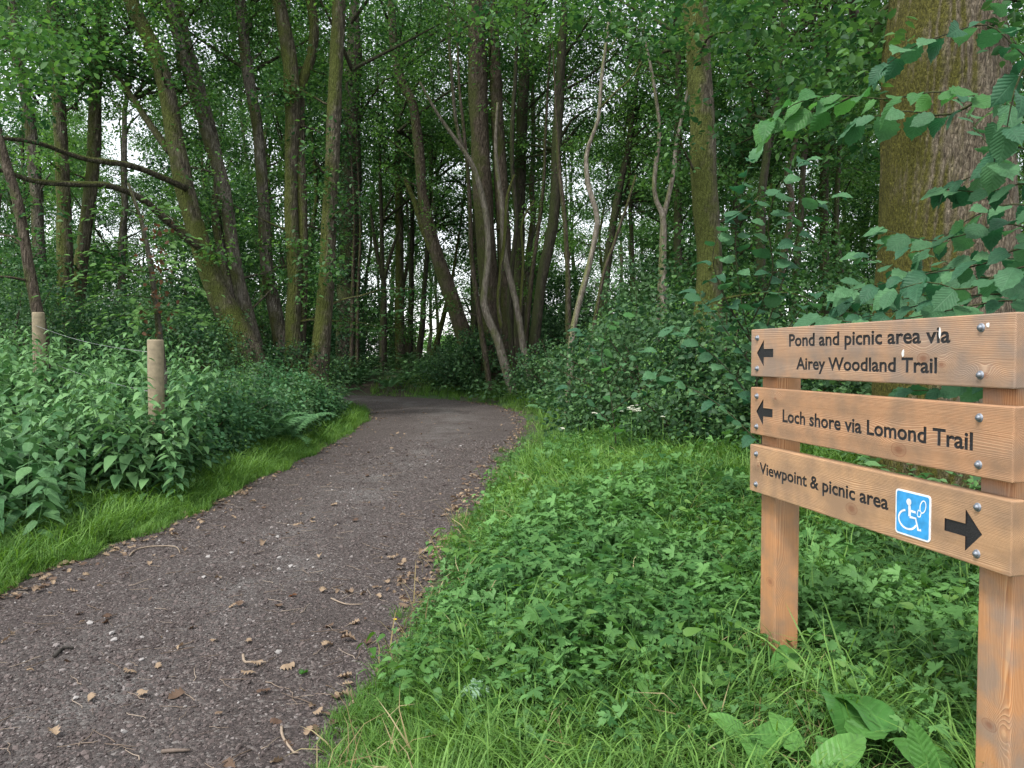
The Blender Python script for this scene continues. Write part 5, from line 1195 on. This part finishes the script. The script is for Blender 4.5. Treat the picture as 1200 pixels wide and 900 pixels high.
lbush(545, 24.2, .9, 1.2, 529, 'low bush closing the view beyond the path end', nsp=120)
for k, (px, y, h, rad, mn) in enumerate([(232, 9.6, .9, .6, 'fern'), (262, 10.4, .95, .6, 'understorey'), (300, 9.9, .85, .6, 'fern'), (335, 10.8, .85, .6, 'understorey'), (368, 11.4, .8, .55, 'fern'), (398, 11.8, .7, .5, 'understorey'), (282, 11.0, 1.0, .7, 'fern'), (318, 11.6, .9, .6, 'fern'), (352, 12.0, .85, .6, 'understorey'), (420, 13.6, .7, .5, 'fern'), (408, 14.3, .75, .5, 'understorey'), (380, 13.2, .9, .6, 'fern'), (350, 13.6, 1.0, .6, 'understorey'), (322, 13.0, 1.0, .6, 'fern'), (432, 15.0, .6, .45, 'understorey'), (290, 12.6, 1.0, .6, 'understorey'), (200, 8.8, .95, .5, 'understorey'), (238, 8.4, .75, .45, 'fern')]):
    o = lbush(px, y, h, rad, 540 + k, 'x', matname=mn, nsp=80, size=.085); o.name = 'herb_clump'
    tag(o, f"{'ferny light green' if mn == 'fern' else 'dark leafy'} clump {'low at the path bend' if h < .8 else 'on the bank'}, {'behind the nearer post' if px < 250 else ('below the curving mossy tree' if px < 310 else ('below the forked mossy tree' if px < 360 else 'before the straight mossy trunk'))}", 'plant', 'herb clumps before the mossy trunks')
# beech sapling with hanging sprays, some leaves rusty
bx = at(190, 430, 9.0); bb = np.array([bx[0], 9.0, gz(bx[0], 9.0)])
bs = empty('beech_sapling', bb, 'young beech with light green layered sprays and a few rusty leaves', 'sapling')
q = stem_points([(150, 215, 4), (168, 270, 6), (180, 340, 8), (190, 430, 10)], 9.0); link('trunk', stem_mesh('trunk', q, [B['grey']], 7, .1, 0, bb), bs)
G = Geo(); G2 = Geo(); g_ = np.random.default_rng(31); TG = Geo()
for (pa, pb, dy) in [((172, 290), (95, 300), -.6), ((178, 320), (78, 335), -.7), ((180, 350), (88, 365), -.5), ((170, 280), (235, 290), -.4), ((182, 330), (240, 345), -.5), ((160, 250), (110, 255), -.2), ((185, 372), (240, 380), -.3), ((180, 340), (130, 318), -.8), ((165, 262), (205, 250), -.4),
                     ((178, 310), (210, 318), -.9), ((184, 365), (150, 385), -.6), ((184, 375), (110, 385), -.3)]:
    A_ = at(*pa, 9.0) - bb; B_ = at(*pb, 9.0 + dy) - bb; n = 26; tt = np.linspace(.12, 1, n)[:, None]; C = A_ + (B_ - A_) * tt; C[:, 2] += .1 * np.sin(tt[:, 0] * 3) ; TG.tube(np.concatenate([A_[None], C[::5]]), np.linspace(.006, .002, 1 + len(C[::5])), 4, 0, cap=False)
    dr = (B_ - A_) / np.linalg.norm(B_ - A_); lt = np.cross(dr, [0, 0, 1]); sgn = np.where(np.arange(n) % 2, 1, -1)[:, None]
    for rep in range(2):
        D = dr + lt * sgn * g_.uniform(.6, 1.2, (n, 1)) + g_.normal(0, .2, (n, 3)); Nn = np.array([0, -.45, 1]) + g_.normal(0, .25, (n, 3)); G.leaves(C + g_.normal(0, .03, (n, 3)) + rep * g_.normal(0, .09, (n, 3)), D, Nn, .075 * g_.uniform(.7, 1.2, n), L6, g_.uniform(.3, 1, n))
f = link('foliage', G.mesh('foliage', [M['canopy_pale']]), bs); f['kind'] = 'stuff'; link('twigs', TG.mesh('twigs', [B['brown']]), bs)
n = 90; C = np.stack([at(px, py, 8.7) - bb for px, py in zip(g_.normal(184, 9, n), g_.uniform(265, 392, n))]) + g_.normal(0, .06, (n, 3)); G2.leaves(C, g_.normal(0, 1, (n, 3)) + [0, 0, -1], g_.normal(0, 1, (n, 3)), .06, L6, g_.uniform(0, 1, n)); f = link('rusty_leaves', G2.mesh('rusty_leaves', [M['rust']]), bs); f['kind'] = 'stuff'; f['label'] = 'cluster of rusty dead leaves'
# fence posts and wire
PM = simple('weathered_round_post', (.26, .21, .135), .85, 0, (22.0, 1.0)); WM = simple('fence_wire', (.35, .36, .36), .5, .6)
def fence_post(px, ptop, y, rad, label):
    p = at(px, ptop, y); z = gz(p[0], y); root = empty('fence_post', (p[0], y, z), label, 'fence post'); H = p[2] - z
    G = Geo(); hs_ = np.r_[-.3, np.linspace(0, H - .02, 12), H - .005, H]; G.tube(np.stack([hs_ * 0, hs_ * 0, hs_], -1), np.r_[np.full(13, rad), rad * .97, rad * .88], 22, 0, .03, 2); link('shaft', G.mesh('shaft', [PM], True), root)
    return p
pa = fence_post(182, 398, 7.7, .074, 'round wooden fence post among the nettles, nearer the path')
pb = fence_post(45, 366, 10.2, .074, 'taller round fence post at the left, farther from the path')
pc_ = at(310, 425, 13.5)
for dz, lab in ((.12, 'upper strand of wire between the two fence posts'), (.5, 'lower strand of wire between the two fence posts')):
    A_ = np.array([pa[0] - .06, pa[1], pa[2] - dz]); B_ = np.array([pb[0], pb[1] - .07, pb[2] - dz - .05]); t = np.linspace(0, 1, 20)[:, None]; C = A_ + (B_ - A_) * t; C[:, 2] -= .05 * np.sin(np.pi * t[:, 0])
    G = Geo(); G.tube(C, np.full(20, .0022), 5, 0); tag(link('fence_wire', G.mesh('fence_wire', [WM])), lab, 'wire')

# ------------------------------------------------------------------ docks, flowers and other single plants on the right bank
def ground_at(px, py):
    """ground point seen at a place in the photograph"""
    lo, hi = 1.2, 60.0
    for y in np.linspace(1.5, 40, 400):
        p = at(px, py, y)
        if p[2] < float(surf(p[0], y)[0]): return np.array([p[0], y, float(surf(p[0], y)[0])])
    return at(px, py, 10)
def over_ground(px, py, h):
    for y in np.linspace(1.6, 12, 800):
        p = at(px, py, y)
        if p[2] < gz(p[0], y) + h: return p
    return p
DK = leaf_obj_meshes(DOCK, 'dock')
def dock(px, py, leaves, label, seed, Lm=.31):
    g_ = np.random.default_rng(seed); b = ground_at(px, py); root = empty('dock_plant', b, label, 'dock plant')
    for (bx_, by_, tx, ty, yb2, yt2) in leaves:
        A_ = over_ground(bx_, by_, .15 if yb2 > 2.8 else .13); T_ = over_ground(tx, ty, .21 + .07 * g_.uniform()); D = T_ - A_; L = min(Lm, np.linalg.norm(D)) * g_.uniform(.85, 1)
        put_leaf(root, b, A_, D, np.array([g_.normal(0, .3), -.5 + g_.normal(0, .2), 1.0]), L, DK, g_)
        G = Geo(); G.tube(np.array([[0, 0, -.02], (A_ - b) * [.5, .5, .8], A_ - b]), [.004, .0035, .003], 5, 0, cap=False); link('stalk', G.mesh('stalk', [M['dock']]), root)
    return root
dock(1035, 905, [(975, 815, 1058, 905, 2.95, 2.7), (1035, 860, 985, 782, 2.85, 3.0), (1000, 905, 960, 850, 2.7, 2.8), (960, 905, 1018, 850, 2.7, 2.75), (1065, 875, 1145, 905, 2.75, 2.6), (1090, 905, 1072, 855, 2.7, 2.75), (1010, 870, 1036, 785, 2.85, 3.0)],
     'dock with large glossy ribbed leaves between the two posts of the sign', 1)
dock(880, 860, [(925, 765, 893, 808, 3.15, 2.95), (885, 880, 940, 822, 2.9, 3.05), (880, 870, 838, 830, 2.9, 3.0), (935, 880, 905, 822, 2.85, 3.0), (900, 905, 868, 848, 2.75, 2.85)], 'smaller dock with paler leaves at the foot of the far post', 2, .21)
dock(975, 745, [(960, 750, 925, 700, 3.5, 3.6), (975, 745, 1000, 705, 3.5, 3.6), (985, 750, 960, 706, 3.4, 3.5)], 'young dock behind the far post of the sign', 3, .15)
b = ground_at(557, 850); root = empty('silvery_seedling', b, 'silvery pale three-lobed seedling in the grass near the path edge', 'seedling')
SC = new_mesh('leaf', CUT[0], [(CUT[1][0], 0)], [M['silver']], {'tint': np.full(len(CUT[0]), .7)})
for a_ in (.6, 2.3, -1.6):
    o = link('leaf', SC, root); o.matrix_local = Matrix.Translation((0, 0, .13)) @ basis((math.cos(a_), math.sin(a_), -.1), (0, -.5, 1)).to_4x4() @ Matrix.Diagonal((.075, .075, .075, 1))
G = Geo(); G.tube(np.array([[0, 0, 0], [0, 0, .13]]), [.002, .0015], 5, 0); link('stem', G.mesh('stem', [M['silver']]), root)
def flower(px, py, dz, n, size, m, name, label, cat, y=None, spread=0):
    b = ground_at(px, py) if y is None else np.array([at(px, py, y)[0], y, gz(at(px, py, y)[0], y)])
    top = at(px, py, b[1] if y is None else y)[2] + dz - b[2]; root = empty(name, b, label, cat); G = Geo(); g_ = np.random.default_rng(int(px))
    heads = [np.array([g_.normal(0, spread), g_.normal(0, spread), top + g_.normal(0, spread * .4)]) for _ in range(max(1, int(spread * 500)))] if spread else [np.array([0, 0, top])]
    for h_ in heads:
        a_ = np.linspace(0, 6.283, n, endpoint=False); D = np.stack([np.cos(a_), np.sin(a_), np.full(n, .2)], -1); G.leaves(np.repeat(h_[None], n, 0), D, np.repeat(np.array([[0, -.4, 1.]]), n, 0), size, (L6[0] * [1.6, 1, 1], L6[1]), .5)
    link('petals', G.mesh('petals', [M[m]]), root); G = Geo(); G.tube(np.array([[0, 0, -.02], [0, 0, top]]), [.003, .002], 5, 0); link('stem', G.mesh('stem', [M['grass']]), root)
flower(463, 737, .05, 5, .011, 'yellow', 'buttercup', 'single yellow buttercup flower at the path edge', 'flower')
flower(740, 480, 0, 5, .02, 'white', 'white_flower', 'creamy white flower cluster in front of the bramble bush', 'flower', 8.0, .045)
flower(696, 484, 0, 5, .022, 'white', 'white_flower', 'tiny white flower left of the creamy cluster', 'flower', 8.8, .012)
flower(660, 502, 0, 5, .018, 'white', 'white_flower', 'tiny white flower at the edge of the lawn by the path', 'flower', 9.0, .012)
flower(777, 488, 0, 5, .018, 'white', 'white_flower', 'tiny white flower right of the creamy cluster', 'flower', 7.8, .006)
# fallen leaves and twigs one can pick out on the path
def fallen(px, py, size, label, k, m=None, name='fallen_leaf', group=None):
    b = ground_at(px, py); me = deads[k % 8]
    if m: me = dead_leaf_mesh(k + 40, 4, m)
    o = link(name, me, None, tuple(b + [0, 0, .006])); o.rotation_euler = (rng.normal(0, .15), rng.normal(0, .15), rng.uniform(0, 6.28)); o.scale = (size, size, size)
    tag(o, label, 'leaf', group)
fallen(352, 805, .055, 'fresh green leaf lying on the path, the only green one', 1, 'dock')
fallen(348, 704 - 352 + 350, .06, 'orange-brown leaf lying alone left of the middle of the path', 2, 'rust')
LV = [(302, 829), (328, 715), (292, 760), (283, 795), (375, 700), (413, 700), (437, 693), (455, 690), (420, 612), (215, 820), (186, 790), (146, 795), (66, 866), (40, 702), (22, 707), (78, 700), (150, 676), (281, 715), (255, 757), (345, 790), (378, 768), (400, 757), (408, 745), (422, 733),
      (432, 757), (390, 740), (472, 706), (462, 655), (376, 655), (398, 826), (385, 845), (412, 800), (366, 868), (388, 868), (240, 602), (262, 588), (235, 618), (310, 640), (338, 628), (395, 595), (430, 560), (455, 545), (500, 520), (320, 560), (300, 590), (286, 583), (205, 655)]
for i, (px, py) in enumerate(LV): fallen(px, py, [.062, .075, .05, .066][i % 4], f"{['flat pale', 'curled reddish', 'small dark', 'ragged tan'][i % 4]} dead leaf on the {'near' if py > 740 else ('middle' if py > 630 else 'farther')} path, {'left side' if px < 230 - (py < 650) * -60 else ('centre' if px < 370 else 'right side')}", i, group='dead leaves lying on the path')
for i, (px, py, s_) in enumerate([(505, 800, .1), (520, 808, .09), (545, 800, .08), (528, 775, .09), (492, 797, .08)]): fallen(px, py, s_, ['biggest crumpled brown leaf in the grass of the right verge', 'curled brown leaf touching the biggest one at the right verge', 'rightmost crumpled leaf of the heap at the right verge', 'reddish crumpled leaf above the heap at the right verge', 'leftmost crumpled leaf of the heap at the right verge'][i], i + 3, group='crumpled leaves at the right verge')
def twig(pts, rad, label, col=(.26, .20, .145), lift=.01):
    P = np.array([ground_at(px, py) + [0, 0, lift] for px, py in pts]); Q = resample(np.c_[P, np.linspace(rad, rad * .5, len(P))], .02); b = Q[0, :3].copy(); G = Geo(); G.tube(Q[:, :3] - b, Q[:, 3], 6, 0, .15, 1)
    tag(link('twig', G.mesh('twig', [simple('twig_bark', col, .8)], True), None, tuple(b)), label, 'twig')
twig([(152, 655), (160, 648), (180, 645), (205, 645), (211, 651)], .006, 'pale hooked twig lying near the left edge of the path')
twig([(285, 775), (287, 785), (297, 791), (312, 790)], .007, 'pale curved twig in the middle of the near path', lift=.02)
twig([(190, 890), (205, 889), (223, 888)], .009, 'short thick dark twig at the bottom edge of the path', (.12, .09, .07))
twig([(388, 707), (405, 710), (425, 711)], .005, 'thin straight twig near the right edge of the path')
twig([(64, 775), (76, 771), (86, 768)], .011, 'black piece of stick on the left of the near path', (.03, .025, .02))
twig([(330, 865), (332, 880), (345, 892), (350, 899)], .006, 'thin curling root twig at the bottom of the path')
